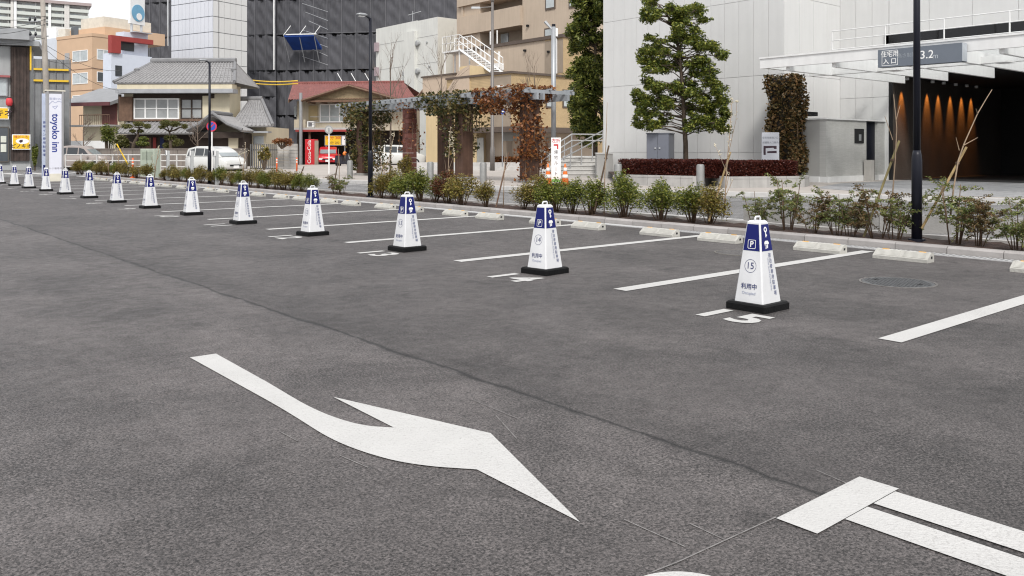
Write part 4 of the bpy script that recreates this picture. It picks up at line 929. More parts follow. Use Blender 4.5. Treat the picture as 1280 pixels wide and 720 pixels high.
# front gable
ax = -1.5; gy0, gy1, gyc = RH.y(500,ax), RH.y(378,ax), RH.y(437,ax); gz0, gz1 = RH.zl(437,123,ax), RH.zl(437,106,ax)
MB().prism([(gy0+.3,gz0-.1),(gy1-.3,gz0-.1),(gyc,gz1-.15)], 'x', ax+.25, ax+.45).build('gable_wall', M('straw_plaster', (.27,.21,.13), .9, .25, 6, .4), r_)
for y in (gy0, gy1): 
    corr(r_, (ax-.2,y,gz0-.1), (ax-.2,gyc,gz1), (2.6,gyc,gz1), (2.6,y,gz0-.1), redt, 'gable_roof')
    MB().tube([(ax-.2,y,gz0-.18),(ax-.2,gyc,gz1-.1)], .11, 4).build('barge_board', bwood, r_)
for i in range(8): y = gy0+.5+(gy1-gy0-1)*i/7; MB().box(ax,0,y-.05,y+.05,gz0-.35,gz0-.2).build('rafter', bwood, r_)
MB().box(ax-.05,ax+.1,gy0+.3,gy1-.3,gz0-.28,gz0-.12).build('eave_beam', bwood, r_)
RH.window('L', 400, 437, 130, 153, WHITE, PALEGL, 3, 1, .09, .1); RH.lbox('panel', M('ochre_panel', (.42,.33,.18), .8), 386, 397, 132, 150, -.06, .02)
RH.lbox('window', PALEGL, 368.5, 370.5, 133, 146, -.08, 0)
ac = RH.lbox('air_conditioner', WHITE, 389, 397, 152, 159.5, -.9, -.5); RH.lbox('fan_grille', M('dull_pole',(0,0,0)), 390.5, 395, 153, 158.5, -.92, -.905, ac)
RH.lbox('balcony_slab', M('balcony_grey',(0,0,0)), 374, 445, 160, 162.5, -1.1, 0); RH.lbox('red_fascia', redf, 376, 445, 162.5, 165, -1.15, -1.05)
RH.lbox('balcony_panel', beig2, 374, 388, 150, 160, -1.1, -1.0)
for z in (RH.zl(420,146,-1), RH.zl(420,153,-1)): MB().tube([(-1.05,RH.y(446,-1),z),(-1.05,RH.y(388,-1),z)], .025, 4).build('rail', STEEL, r_)
MB().tube([(-1.4,RH.y(376,-1.4),0),(-1.4,RH.y(376,-1.4),RH.zl(376,116,-1.4))], .14, 8).build('drain_post', GREYM, r_)
MB().tube([(-.8,RH.y(386,-1),0),(-.8,RH.y(386,-1),zg)], .1, 6).build('porch_post', bwood, r_)

# vending machine, parking price board
def at(px, py): return G(px, py)
VM = Vol('vending_machine', 'red drinks vending machine with a white vertical script logo', 'vending machine', 392.5, 66, 35); r_ = VM.root
yl = VM.y(381); hv = VM.zc(174); vred = M('vending_red', (.55,.03,.04), .4, .08)
MB().cbox(0,.7,0,yl,.05,hv,.03).build('cabinet', vred, r_); MB().box(.05,.65,.05,yl-.05,0,.06).build('plinth', DARK, r_); MB().box(.1,.7,-.015,-.001,.1,hv-.1).build('side_panel', M('vending_side', (.5,.44,.36), .6), r_)
write('Coca-Cola', .42, WHITE, r_, face_m((0,yl/2,hv/2+.05),(0,-1,0),(0,0,1)), 0, 0, .006, R(90), .012)
PB = thing('price_board', 'yellow parking price board on posts behind the red car', 'sign', (*P(419,188,69).xy, 0), R(45))
zb0, zb1 = CAMZ+(HY-182)/FPX*69, CAMZ+(HY-169)/FPX*69; W2 = 27/FPX*69/2
MB().box(0,.12,-W2,W2,zb0,zb1).build('frame', GREYM, PB); MB().box(-.015,-.001,-W2+.42,W2-.06,zb0+.06,zb1-.06).build('face', ysg, PB); MB().box(-.015,-.001,-W2+.06,-W2+.3,zb0+.06,zb1-.06).build('side_face', WHITE, PB)
f = face_m((-.015,.14,(zb0+zb1)/2),(0,-1,0),(0,0,1)); write('30分 300', .34, INKR, PB, f, 0, .2, bold=.01); write('60分 200', .26, INK, PB, f, 0, -.2)
for y in (-W2+.1, W2-.1): MB().tube([(.06,y,0),(.06,y,zb0)], .05, 6).build('post', GREYM, PB)

# ================================================================ vehicles
def wheel(parent, x, y, r, wd):
    t_ = MB(); t_.rings([[(x+rr*math.cos(2*math.pi*k/20), y+dy, r+rr*math.sin(2*math.pi*k/20)) for k in range(20)] for rr, dy in ((r*.6,-wd/2),(r*.95,-wd/2),(r,-wd/3),(r,wd/3),(r*.95,wd/2),(r*.6,wd/2))]); t_ = t_.build('wheel', M('tyre', (.015,.015,.016), .85), parent)
    k = MB(); sd = -1 if y < 0 else 1
    k.rings([[(x+rr*math.cos(2*math.pi*q/16), y+sd*(wd/2+dy), r+rr*math.sin(2*math.pi*q/16)) for q in range(16)] for rr, dy in ((r*.62,-.01),(r*.6,.004),(r*.2,.012))]); k.build('rim', STEEL, t_)
def car(name, label, loc, rz, L_, Wd, prof_low, roof, paint_m, plate=True, wr=.29, axles=(.19,.81), side_glass=None):
    """prof_low: (x, z_bottom, z_belt, halfwidth) stations from rear 0 to front 1; roof: (x, z, halfwidth) of the cabin"""
    t = thing(name, label, 'car', loc, rz); h = Wd/2; k = MB(); rs = []
    for x, zb, zt, hw in prof_low:
        X = (x-.5)*L_; a = hw*h
        rs.append([(X,-a*.92,zb),(X,-a,zb+.12),(X,-a,zt-.14),(X,-a*.93,zt-.02),(X,-a*.6,zt+.012),(X,a*.6,zt+.012),(X,a*.93,zt-.02),(X,a,zt-.14),(X,a,zb+.12),(X,a*.92,zb)])
    k.rings(rs); bd = smooth_angle(k.build('body', paint_m, t), 50)
    k = MB(); rs = []
    for x, zb, zt, hw0, hw1 in roof:
        X = (x-.5)*L_; rs.append([(X,-hw0*h,zb),(X,-hw1*h,zt-.05),(X,-hw1*h*.85,zt),(X,hw1*h*.85,zt),(X,hw1*h,zt-.05),(X,hw0*h,zb)])
    k.rings(rs); cb = smooth_angle(k.build('cabin', paint_m, t), 35)
    gl = glassmat('car_glass', (.02,.025,.03), .05)
    for s_ in (-1, 1):
        for pts in side_glass or []:
            q = []
            for x, f in pts:                              # f: height fraction on the cabin side
                xs_ = [r0[0] for r0 in roof]; i = max(0, min(len(roof)-2, sum(1 for v in xs_ if v <= x)-1)); u_ = (x-xs_[i])/(xs_[i+1]-xs_[i]); e = [roof[i][j]+(roof[i+1][j]-roof[i][j])*u_ for j in range(5)]
                zz = e[1]+(e[2]-.05-e[1])*f; hh = (e[3]+(e[4]-e[3])*f)*h+.008; q.append(((x-.5)*L_, s_*hh, zz))
            g = MB(); g.add(q, [tuple(range(len(q)))]); g.build('side_window', gl, cb)
    for (i, nm) in ((len(roof)-2, 'windscreen'), (0, 'rear_window')):
        a, c = roof[i], roof[i+1]; lo, hi = (c, a) if nm == 'windscreen' else (a, c); sg_ = 1 if nm == 'windscreen' else -1
        def pt(e, w1, dz): return ((e[0]-.5)*L_+sg_*.012, w1, e[2]+dz)
        g = MB(); g.add([pt(lo,-lo[4]*h*.9,-.0+.03),pt(lo,lo[4]*h*.9,.03),pt(hi,hi[4]*h*.88,-.03),pt(hi,-hi[4]*h*.88,-.03)],[(0,1,2,3)]); g.build(nm, gl if nm != 'windscreen' else glassmat('windscreen_glass', (.25,.28,.29), .1), cb)
    xf = L_/2
    lm = M('headlight_lens', (.7,.7,.68), .15); 
    e = prof_low[-1]
    for s_ in (-1, 1):
        MB().cbox(xf-.14, xf+.012, s_*h*.62-.16, s_*h*.62+.16, e[2]-.2, e[2]-.04, .03).build('headlight', lm, t)
        MB().cbox(-xf-.012, -xf+.1, s_*h*.78-.09, s_*h*.78+.09, .65, .95, .02).build('tail_light', M('tail_red', (.4,.02,.02), .25), t)
        MB().cbox(xf*.35, xf*.35+.1, s_*(h+.08)-.06, s_*(h+.08)+.06, e[2]+.08, e[2]+.22, .03).build('mirror', paint_m, t)
        for a in axles: wheel(t, (a-.5)*L_, s_*(h-.1), wr, .19)
    MB().box(xf-.02, xf+.02, -h*.5, h*.5, .42, .52).build('grille', DARK, t); MB().box(xf-.02, xf+.03, -.17, .17, .5-.2, .5-.04).build('number_plate', WHITE, t)
    MB().box(-xf+.2, xf-.2, -h*.85, h*.85, .14, .24).build('underbody', DARK, t)
    return t
rm = M('car_red', (.5,.02,.03), .25, .05, spec=.6); wm = M('car_white', (.58,.585,.57), .25, .04, spec=.6)
hatch_low = [(0,.3,.8,.86),(.03,.22,.9,.95),(.15,.2,.93,1),(.7,.2,.93,1),(.86,.2,.9,.98),(.96,.24,.78,.9),(1,.32,.66,.78)]
hatch_roof = [(.01,.86,.9,.88,.86),(.1,.88,1.42,.93,.78),(.35,.9,1.5,.95,.8),(.58,.9,1.46,.95,.79),(.76,.9,.93,.9,.84)]
sg_h = [[(.08,.12),(.3,.1),(.3,.88),(.12,.85)],[(.32,.1),(.5,.1),(.5,.88),(.32,.88)],[(.52,.1),(.7,.12),(.6,.85),(.52,.88)]]
c0 = P(410.5, 188, 68.5); car('parked_car', 'red hatchback parked in the ground floor garage facing out', (c0.x, c0.y, 0), R(-120), 3.7, 1.66, hatch_low, hatch_roof, rm, side_glass=sg_h)
van_low = [(0,.3,.95,.9),(.02,.22,1.0,.97),(.15,.2,1.02,1),(.75,.2,1.0,1),(.9,.2,.95,.98),(.97,.24,.85,.92),(1,.32,.72,.8)]
van_roof = [(.01,.95,1.0,.93,.92),(.05,.97,1.5,.96,.84),(.25,1.0,1.62,.97,.85),(.6,1.0,1.6,.97,.84),(.74,.99,1.38,.95,.84),(.88,.95,.98,.9,.86)]
sg_v = [[(.06,.1),(.24,.08),(.24,.86),(.09,.82)],[(.27,.08),(.48,.08),(.48,.87),(.27,.87)],[(.5,.08),(.66,.08),(.66,.86),(.5,.87)],[(.68,.08),(.83,.2),(.755,.78),(.68,.86)]]
c0 = P(270, 188, 45.5); car('parked_van', 'white minivan parked side-on before the traditional house', (c0.x, c0.y, 0), R(-40.3-34), 3.35, 1.55, van_low, van_roof, wm, side_glass=sg_v, wr=.3).scale = (1,1,.88)
c0 = P(497, 188, 64); car('parked_van', 'white van half hidden behind the pergola columns', (c0.x, c0.y, 0), R(-30), 4.2, 1.7, van_low, van_roof, wm, side_glass=sg_v, wr=.3)
c0 = P(104, 188, 51); car('parked_car', 'small brown-grey car with pale roof behind the white railing', (c0.x, c0.y, 0), R(-40), 3.4, 1.5, hatch_low, hatch_roof, M('car_taupe', (.30,.26,.24), .35), side_glass=sg_h)
# scooter by the pergola
c0 = P(431, 188, 60); sc_ = thing('scooter', 'dark scooter with an orange helmet beside the pergola', 'scooter', (c0.x, c0.y, 0), R(-70))
for x in (-.6, .6): 
    k = MB(); k.rings([[(x+rr*math.cos(2*math.pi*q/16), dy, .24+rr*math.sin(2*math.pi*q/16)) for q in range(16)] for rr, dy in ((.1,-.05),(.24,-.05),(.24,.05),(.1,.05))]); k.build('wheel', M('tyre',(0,0,0)), sc_)
MB().prism([(-.8,.35),(-.2,.25),(.3,.22),(.45,.4),(.35,.95),(.25,.95),(.25,.4),(-.1,.42),(-.15,.75),(-.75,.8)], 'y', -.16, .16).build('body', M('scooter_dark', (.03,.03,.04), .4), sc_)
MB().box(-.75,-.12,-.14,.14,.76,.84).build('seat', BLACKM, sc_); MB().tube([(.3,-.32,1.02),(.3,0,.95),(.3,.32,1.02)], .03).build('handlebar', BLACKM, sc_); MB().tube([(.3,0,.95),(.6,0,.24)], .04).build('fork', GREYM, sc_)
MB().lathe([(.08,.84),(.14,.9),(.15,1.0),(.1,1.1),(.02,1.13)], 12).build('helmet', M('helmet_orange', (.7,.2,.03), .3), sc_, True)

# ================================================================ street furniture
def lamp_post(px, py, lab, tall=4.35):
    t = thing('lamp_post', lab, 'lamp post', (10.72, along(px, 10.72), .08), 0, 'dark lamp posts in the planting strip')
    MB().lathe([(.062,-.1),(.062,1.0),(.056,1.06),(.044,1.12)], 16).build('lower_pole', BLACKM, t, True); MB().lathe([(.044,1.1),(.036,tall)], 16).build('upper_pole', BLACKM, t, True)
    MB().lathe([(.1,-.02),(.1,.015)], 16).build('base_plate', BLACKM, t)
    MB().tube([(0,0,tall-.12),(-.03,0,tall+.0),(-.12,0,tall+.05)], .028).build('arm', BLACKM, t, True)
    k = MB(); k.rings([[(-.1-.27*f, w_*math.cos(2*math.pi*q/10), tall+.06+h_*math.sin(2*math.pi*q/10)) for q in range(10)] for f, w_, h_ in ((0,.035,.03),(.3,.07,.045),(.75,.075,.04),(1,.04,.02))]); hd = k.build('lamp_head', GREYM, t, True)
    MB().box(-.32,-.18,-.04,.04,tall+.01,tall+.025).build('lens', WHITE, hd); return t
lamp_post(1146, 305, 'dark lamp post standing among the arching shrubs in front of the car entrance', 4.6)
lamp_post(463, 246, 'dark lamp post in front of the pergola and red roofed house')
lamp_post(262, 227, 'dark lamp post in front of the white minivan', 4.1)
# utility pole with wires
pc_ = M('pole_concrete', (.33,.30,.265), .85, .2, 2, .2)
up = P(62, 188, 40); t = thing('utility_pole', 'tall grey concrete utility pole with wires behind the hotel sign pillar', 'utility pole', (up.x, up.y, 0)); tp_ = P(54, 188, 40)-up
MB().tube([(0,0,0),(tp_.x*1.2,tp_.y*1.2,9.2)], [.16,.10], 12).build('pole', pc_, t, True)
for z in (6.6, 7.3): 
    f = z/9.2; MB().tube([(tp_.x*1.2*f-.7*RT.x, tp_.y*1.2*f-.7*RT.y, z), (tp_.x*1.2*f+.2*RT.x, tp_.y*1.2*f+.2*RT.y, z)], .035, 5).build('cross_arm', GREYM, t)
    for s_ in (-.65, -.4): MB().lathe([(.04,0),(.06,.1),(.03,.2)], 8).build('insulator', BLACKM, t, loc=(tp_.x*1.2*f+s_*RT.x, tp_.y*1.2*f+s_*RT.y, z))
wirem = M('wire', (.03,.03,.032), .6)
def wire(a, c, sag, r=.012, name='wire', m=None, parent=None):
    a, c = Vector(a), Vector(c); pts = [a.lerp(c, i/12)+Vector((0,0,-sag*4*(i/12)*(1-i/12))) for i in range(13)]
    return MB().tube(pts, r, 4).build(name, m or wirem, parent)
for i, (py0, py1, pxe) in enumerate(((20,12,-60),(24,30,-60),(30,38,-60),(47,44,-60))):
    a, c = P(57,py0,40), P(pxe,py1,34); wire(a-Vector((up.x,up.y,0)), c-Vector((up.x,up.y,0)), .3, parent=t)
for (py0, px1, py1, D1) in ((56,150,88,60),(62,150,113,60),(75,120,70,75)): wire(P(57,py0,40)-Vector((up.x,up.y,0)), P(px1,py1,D1)-Vector((up.x,up.y,0)), .4, .012, parent=t)
for i, (q0, q1) in enumerate(((94,101),(98,104.5))):
    o = wire(P(284,q0,70), P(372,q1,60), .25, .045, 'insulated_cable', yel); tag(o, ['upper', 'lower'][i]+' yellow sleeved cable strung from the tiled roof to the red roof', 'cable')
# hotel sign pillar
PI_ = Vol('hotel_sign_pillar', 'tall white sign pillar reading toyoko inn at the end of the cone row', 'sign pillar', 79.5, 33, 83); r_ = PI_.root
yl = PI_.y(58.5); hp = PI_.zc(114.5); pw = M('sign_white', (.70,.71,.78), .35, .03); fr = M('sign_frame', (.36,.355,.36), .4, .08, metal=.4); tn = M('toyoko_blue', (.03,.05,.25), .5); pale = M('mark_pale', (.42,.44,.58), .5)
MB().box(.03,.6,0,yl,.0,hp).build('core', fr, r_)
MB().box(-.02,.02,.07,yl-.07,.3,hp-.1).build('face_panel', pw, r_); MB().box(-.05,.66,-.06,yl+.06,hp,hp+.05).build('cap', M('cap_cream', (.62,.59,.5), .5), r_)
for y in (0, yl-.065): MB().box(-.04,.03,y,y+.065,0,hp).build('edge_profile', fr, r_)
MB().box(-.03,.02,.07,yl-.07,0,.3).build('plinth', M('cap_cream',(0,0,0)), r_)
f = face_m((-.02,yl/2,0),(0,-1,0),(0,0,1)); write('toyoko inn', .34, tn, r_, f, 0, hp*.535, .004, R(-90), .022)
write('東横INN', .11, pale, r_, f, 0, hp-.3, bold=.01); b = MB()
for a, c in (((-.24,-.14),(-.1,.02)),((-.1,.02),(0,-.05)),((0,-.05),(.1,.02)),((.1,.02),(.24,-.02)),((-.1,-.2),(0,-.28)),((0,-.28),(.08,-.16)),((-.1,-.2),(.08,-.16)),((.24,-.02),(.24,-.2))):
    d = Vector(c)-Vector(a); n_ = Vector((-d.y,d.x)).normalized()*.012; b.add([(a[0]-n_.x,a[1]-n_.y,0),(c[0]-n_.x,c[1]-n_.y,0),(c[0]+n_.x,c[1]+n_.y,0),(a[0]+n_.x,a[1]+n_.y,0)],[(0,1,2,3)])
lay('roof_line_mark', b.mesh('roof_line_mark', pale), r_, f, 0, hp-.4, .004)
write('P1-27番専用', .085, M('mark_grey', (.35,.34,.38), .5), r_, f, 0, .5)
fs_ = face_m((.3,yl+.001,0),(-1,0,0),(0,0,1))
P2 = Vol('side_sign', 'narrow blue-white side board attached behind the hotel sign pillar', 'sign', 58, 33.6, 83); MB().box(.0,.12,0,P2.y(52.5),.1,P2.zc(117)).build('board', M('side_blue', (.52,.58,.72), .4), P2.root); MB().box(-.01,-.001,.04,P2.y(52.5)-.04,.15,.62).build('blue_block', cblue, P2.root)
f = face_m((-.002,P2.y(55.3),0),(0,-1,0),(0,0,1))
for k, ch in enumerate('東横イン専用駐車場'): write(ch, .11, tn, P2.root, f, 0, 2.3-.16*k)
# guard railing
gr = Vol('guard_railing', 'white three rail pipe fence along the cross street before the garden wall', 'railing', 262, 47, 40); yl = gr.y(82); grm = M('rail_grey', (.52,.51,.49), .5, .15, 3)
for z in (.28, .62, .95): MB().tube([(0,0,z),(0,yl,z)], .035, 6).build('rail', grm, gr.root)
for i in range(10): MB().tube([(0,yl*i/9,0),(0,yl*i/9,1.0)], .045, 6).build('post', grm, gr.root)
gc = Vol('utility_cabinet', 'pale green street utility cabinet before the garden wall', 'cabinet', 192.5, 37, 25); gm_ = M('cabinet_green', (.40,.45,.37), .6, .1, 2, streak=.15)
MB().cbox(0,gc.x(201),0,gc.y(175),0,gc.zc(186),.02).build('body', gm_, gc.root); yl = gc.y(175)
for z in (.25, .8): 
    for i in range(9): MB().box(-.012,-.001,.06+i*(yl-.15)/9,.06+(i+.5)*(yl-.15)/9,z,z+.34).build('louvre_slat', M('cabinet_louvre', (.30,.34,.28), .6), gc.root)
MB().box(-.015,-.001,yl/2-.004,yl/2+.004,.05,1.2).build('door_seam', DARK, gc.root)
# card reader posts in the planting strip
for i, (px, lab) in enumerate(((210,'grey post with a black and white reader head beside the green cabinet'),(240,'grey post with a black and white reader head at the rear of the white minivan'),(271,'grey post with a black and white reader head right of the dark lamp post'))):
    y = along(px, 10.7); t = thing('reader_post', lab, 'post', (10.7, y, .07), R(-10), 'reader posts')
    MB().box(-.05,.05,-.06,.06,-.05,1.12).build('post', M('post_grey', (.42,.43,.43), .5), t); MB().box(-.09,-.051,-.09,.12,.95,1.13).build('reader_head', WHITE, t); MB().box(-.1,-.091,-.03,.05,.97,1.11).build('screen', BLACKM, t)
# orange delineator posts
om = M('delineator_orange', (.72,.13,.03), .45, .08); wb_ = M('reflective_white', (.75,.74,.7), .3)
for px, py, D, lab in ((166,0,0,'orange delineator post in the strip left of the green cabinet'),(346,213,0,'orange delineator post left of the vending machine'),(371,212,0,'orange delineator post directly before the vending machine')):
    g = Vector((10.45, along(px,10.45), .08)) if not py else G(px, py+4)
    t = thing('delineator_post', lab, 'delineator', (g.x, g.y, g.z), 0, 'orange delineator posts')
    MB().lathe([(.12,0),(.1,.03),(.05,.06)], 14).build('foot', om, t, True); MB().lathe([(.04,.05),(.04,.8),(.02,.82)], 12).build('tube', om, t, True)
    for z in (.55,.68): MB().lathe([(.0415,z),(.0415,z+.06)], 12).build('reflective_band', wb_, t)
# no parking sign behind the van, 30 sign
blue_s = M('sign_blue', (.03,.08,.38), .4); red_s = M('sign_red', (.55,.03,.05), .4)
def round_sign(lab, px, py, D, r, kind, zlow=0, lean=0):
    c = P(px, py, D); t = thing('road_sign', lab, 'road sign', (c.x, c.y, 0), R(49.7)-R(0), None)
    MB().tube([(.05,0,zlow),(.05,0,c.z+r)], .035, 8).build('post', WHITE if kind != 'arrow' else GREYM, t)
    def disc(rr, dd, m_, nm): 
        k = MB(); k.rings([[(dd, rr*math.cos(2*math.pi*q/28), c.z+rr*math.sin(2*math.pi*q/28)) for q in range(28)], [(dd+.012, rr*math.cos(2*math.pi*q/28), c.z+rr*math.sin(2*math.pi*q/28)) for q in range(28)]]); return k.build(nm, m_, t)
    if kind == 'no': 
        disc(r, 0, red_s, 'rim'); disc(r*.78, -.005, blue_s, 'face'); k = MB(); k.box(-.01,-.006,-r*.75,r*.75,-r*.09,r*.09); o = k.build('slash', red_s, t); o.location = (0,0,c.z); o.rotation_euler = (R(-45),0,0)
    elif kind == 'back': disc(r, 0, M('sign_back', (.33,.33,.33), .5, metal=.3), 'disc'); disc(r*.7, -.004, M('sign_back2', (.5,.5,.48), .6), 'face'); MB().box(-.02,-.006,-r*.2,r*.2,c.z-r*.45,c.z+r*.45).build('bracket', GREYM, t)
    else: disc(r, 0, blue_s, 'face'); MB().prism([(-.1,c.z-.04),(.05,c.z-.04),(.05,c.z-.1),(.14,c.z),(.05,c.z+.1),(.05,c.z+.04),(-.1,c.z+.04)], 'x', -.006, -.001).build('arrow', WHITE, t)
round_sign('round blue no parking sign with a red rim on a white post', 264.5, 158, 44, .27, 'no')
round_sign('round sign seen from behind on a white post before the red car', 411, 162, 40, .2, 'back')
round_sign('small blue arrow sign on a short arm by the tall street light', 628, 139.5, 50, .16, 'arrow', 4.6 if False else 0)
# bollards
bol = M('bollard_steel', (.30,.30,.29), .45, .12, 6, metal=.5, streak=.1)
for px, py, lab in ((437.5,224,'steel bollard beside the left brown pergola column'),(538,229,'steel bollard between two pergola columns, right of the brick column'),(604,231,'steel bollard before the orange-brown hedge'),(772.5,236,'steel bollard before the left end of the red hedge planter'),(875.5,238,'steel bollard before the middle of the red hedge planter')):
    g = G(px, py, .1); t = tag(MB().lathe([(.11,0),(.11,.66),(.10,.70),(.07,.72)], 20).build('bollard', bol, None, True, (g.x, g.y, .1)), lab, 'bollard', 'steel bollards'); smooth_angle(t, 30)
# traffic cones and standing sign
tco = M('traffic_cone_orange', (.75,.17,.03), .5, .1)
for px, lab in ((685,'orange and white traffic cone beside the standing sign and the ivy column'),(706.5,'orange and white traffic cone between standing sign and stair')):
    g = P(px, 188, 25.6); t = thing('traffic_cone', lab, 'traffic cone', (g.x, g.y, .1), R(15), 'traffic cones by the standing sign')
    MB().cbox(-.19,.19,-.19,.19,0,.04,.02).build('base', tco, t)
    rr = lambda z: .135-.11*z/.68
    MB().lathe([(rr(.04),.04),(rr(.68),.68),(.012,.7)], 20).build('body', tco, t, True)
    for z0, z1 in ((.26,.37),(.47,.58)): MB().lathe([(rr(z0)+.003,z0),(rr(z1)+.003,z1)], 20).build('white_band', wb_, t, True)
SS = Vol('standing_sign', 'tall white standing sign with Japanese route text between two traffic cones', 'sign', 701, 25.8, 45); r_ = SS.root; yl = SS.y(689); z0, z1 = SS.zc(228), SS.zc(172)
MB().box(0,.05,0,yl,z0,z1).build('board', WHITE, r_); MB().tube([(.1,yl/2,.08),(.1,yl/2,z1-.1)], .03).build('stand_pole', GREYM, r_); MB().lathe([(.2,.1),(.2,.16),(.05,.2)], 14, .1, yl/2).build('base', BLACKM, r_)
f = face_m((0,yl/2,0),(0,-1,0),(0,0,1)); hs_ = z1-z0
write('左折', .13, INKR, r_, f, 0, z1-.1, bold=.012)
flat('red_arrow', [(-.07,.0),(.07,.0),(.07,-.15),(.03,-.15),(.03,-.05),(-.07,-.05)], INKR, r_, f, 0, z1-.2)
for k, ch in enumerate('帰宅ルート'): write(ch if ch != 'ー' else '|', .125, INK, r_, f, 0, z1-.45-.165*k)
flat('green_band', [(-yl/2+.01,z0+.01),(yl/2-.01,z0+.01),(yl/2-.01,z0+.06),(0,z0+.12),(-yl/2+.01,z0+.09)], M('sign_green', (.25,.55,.15), .5), r_, f)
# grey street poles
sp = M('street_pole', (.19,.175,.165), .5, .1, metal=.3); sp2 = M('galvanised', (.36,.375,.39), .5, .12, metal=.4)
c = P(615.5, 188, 46); t = thing('street_light', 'tall brown-grey street light with a level arm behind the pergola', 'street light', (c.x, c.y, .1), R(-40.3))
zt = CAMZ+(HY-5)/FPX*46; MB().lathe([(.13,0),(.13,1.2),(.09,1.3),(.07,zt)], 14).build('pole', sp, t, True); MB().lathe([(.08,zt),(.1,zt+.15),(.03,zt+.45)], 12).build('cap', sp, t, True)
zl_ = CAMZ+(HY-12)/FPX*46; MB().tube([(0,0,zl_+.05),(-.7,0,zl_)], .03).build('arm', sp, t); MB().cbox(-1.15,-.65,-.1,.1,zl_-.06,zl_+.05,.03).build('lamp_head', STEEL, t)
c = P(692, 188, 31); t = thing('street_light', 'galvanised pole with an upward slanting lamp arm by the tall evergreen', 'street light', (c.x, c.y, .1), R(-40.3))
zt = CAMZ+(HY-37)/FPX*31; MB().lathe([(.09,0),(.085,zt)], 14).build('pole', sp2, t, True); MB().lathe([(.07,zt),(.07,zt+.1)], 10).build('cap', BLACKM, t)
MB().tube([(0,0,zt-.15),(-.32,0,zt+.2)], [.04,.06], 6).build('lamp_head', STEEL, t); MB().cbox(.06,.16,-.05,.05,zt-.35,zt-.05,.02).build('junction_box', WHITE, t)

# ================================================================ stairs with handrails
SR = Vol('stone_stair', 'pale stone steps rising beside the white building', 'stairs', 766, 34.5, 47); r_ = SR.root
yl = SR.y(676); stm = M('step_stone', (.44,.43,.41), .85, .1, 2, .15)
for i in range(5): MB().box(.36*i, 8, -.0, yl-.25*i, .1+.165*i, .1+.165*(i+1)-.045).build('step', stm, r_); MB().box(.36*i-.03, 8, -.0, yl-.25*i+.02, .1+.165*(i+1)-.045, .1+.165*(i+1)).build('nosing', M('nosing_pale', (.5,.49,.47), .8), r_)
hr = M('rail_steel', (.6,.6,.6), .3, .05, metal=.7)
def handrail(lab, pxa, pxb, run, zA, zB, loop):
    t = thing('handrail', lab, 'handrail', SR.root.location, SR.rot); y0 = SR.y(pxa); 
    y1 = SR.y(pxb)
    for h in (.95, .68):
        pts = [(-.35,y0,zA+h),(0,y0,zA+h),(run,y1,zB+h)]
        if loop: pts += [(run+.9,y1-1.4,zB+h),(run+.95,y1-1.5,zB+h-.15),(run+.95,y1-1.5,zB+h-.4)]
        MB().tube(pts, .028, 6).build('rail', hr, t, True)
    n = 5
    for i in range(n):
        f = i/(n-1); x = run*f; y = y0+(y1-y0)*f; z = zA+(zB-zA)*f; MB().tube([(x,y,.1),(x,y,z+.95)], .025, 6).build('post', hr, t)
    MB().tube([(-.35,y0,.1),(-.35,y0,zA+.95)], .025, 6).build('post', hr, t)
    return t
handrail('steel handrail behind the standing sign with a looped end', 677, 716, 1.8, .12, .95, True)
handrail('long straight steel handrail climbing towards the white building', 699, 757, 1.8, .12, 1.1, False)
lw2 = Vol('tiled_pier', 'low pale tiled pier where the stair meets the white building', 'wall', 766, 33.6, 47); MB().box(0,1.2,0,lw2.y(746),.1,lw2.zc(192)).build('pier', tile2, lw2.root); MB().box(-.03,1.2,0,lw2.y(746)+.02,lw2.zc(192),lw2.zc(191)).build('coping', wtrim, lw2.root)

# ================================================================ hedge planter, cabinets
pst = M('planter_stone', (.37,.36,.345), .85, .1, 3, .15, streak=.15, rand=.07)
PL = thing('stone_planter', 'low pale stone planter of blocks below the dark red hedge', 'planter', (0,0,0))
pa = [G(770,231,.1), G(872,234,.1), G(893,231.3,.1), G(913,235,.1), G(1006,234,.1), G(1012,232.5,.1)]
pa = [Vector((p.x,p.y)) for p in pa]; hP = .43
for a, c in zip(pa[:-1], pa[1:]):
    d = c-a; Ln = d.length; d.normalize(); n_ = Vector((-d.y,d.x)); n_ = n_ if n_.dot(FW) > 0 else -n_; cnt = max(1, round(Ln/.62))
    for i in range(cnt):
        p0 = a+d*(Ln*i/cnt+.004); p1 = a+d*(Ln*(i+1)/cnt-.004)
        q = MB(); q.rings([[(p.x,p.y,.08),(p.x+n_.x*.16,p.y+n_.y*.16,.08),(p.x+n_.x*.16,p.y+n_.y*.16,hP),(p.x+n_.x*.01,p.y+n_.y*.01,hP)] for p in (p0,p1)]); q.build('stone_block', pst, PL)
back = [P(1000,188,30.2), P(760,188,34)]
k = MB(); k.add([(p.x,p.y,.36) for p in pa]+[(p.x,p.y,.36) for p in back], [tuple(range(len(pa)+2))]); k.build('planter_soil', soil, PL)
cg = M('cabinet_grey', (.15,.16,.19), .45, .06)
EC = Vol('electrical_cabinet', 'slate grey two door electrical cabinet left of the tree trunk', 'cabinet', 836, 29.0, 30); r_ = EC.root; yl = EC.y(808); zt = EC.zc(167)
MB().cbox(.02,EC.x(843),0,yl,.4,zt,.015).build('body', cg, r_); MB().box(-.01,EC.x(843)+.02,-.02,yl+.02,zt,zt+.03).build('top_cap', cg, r_)
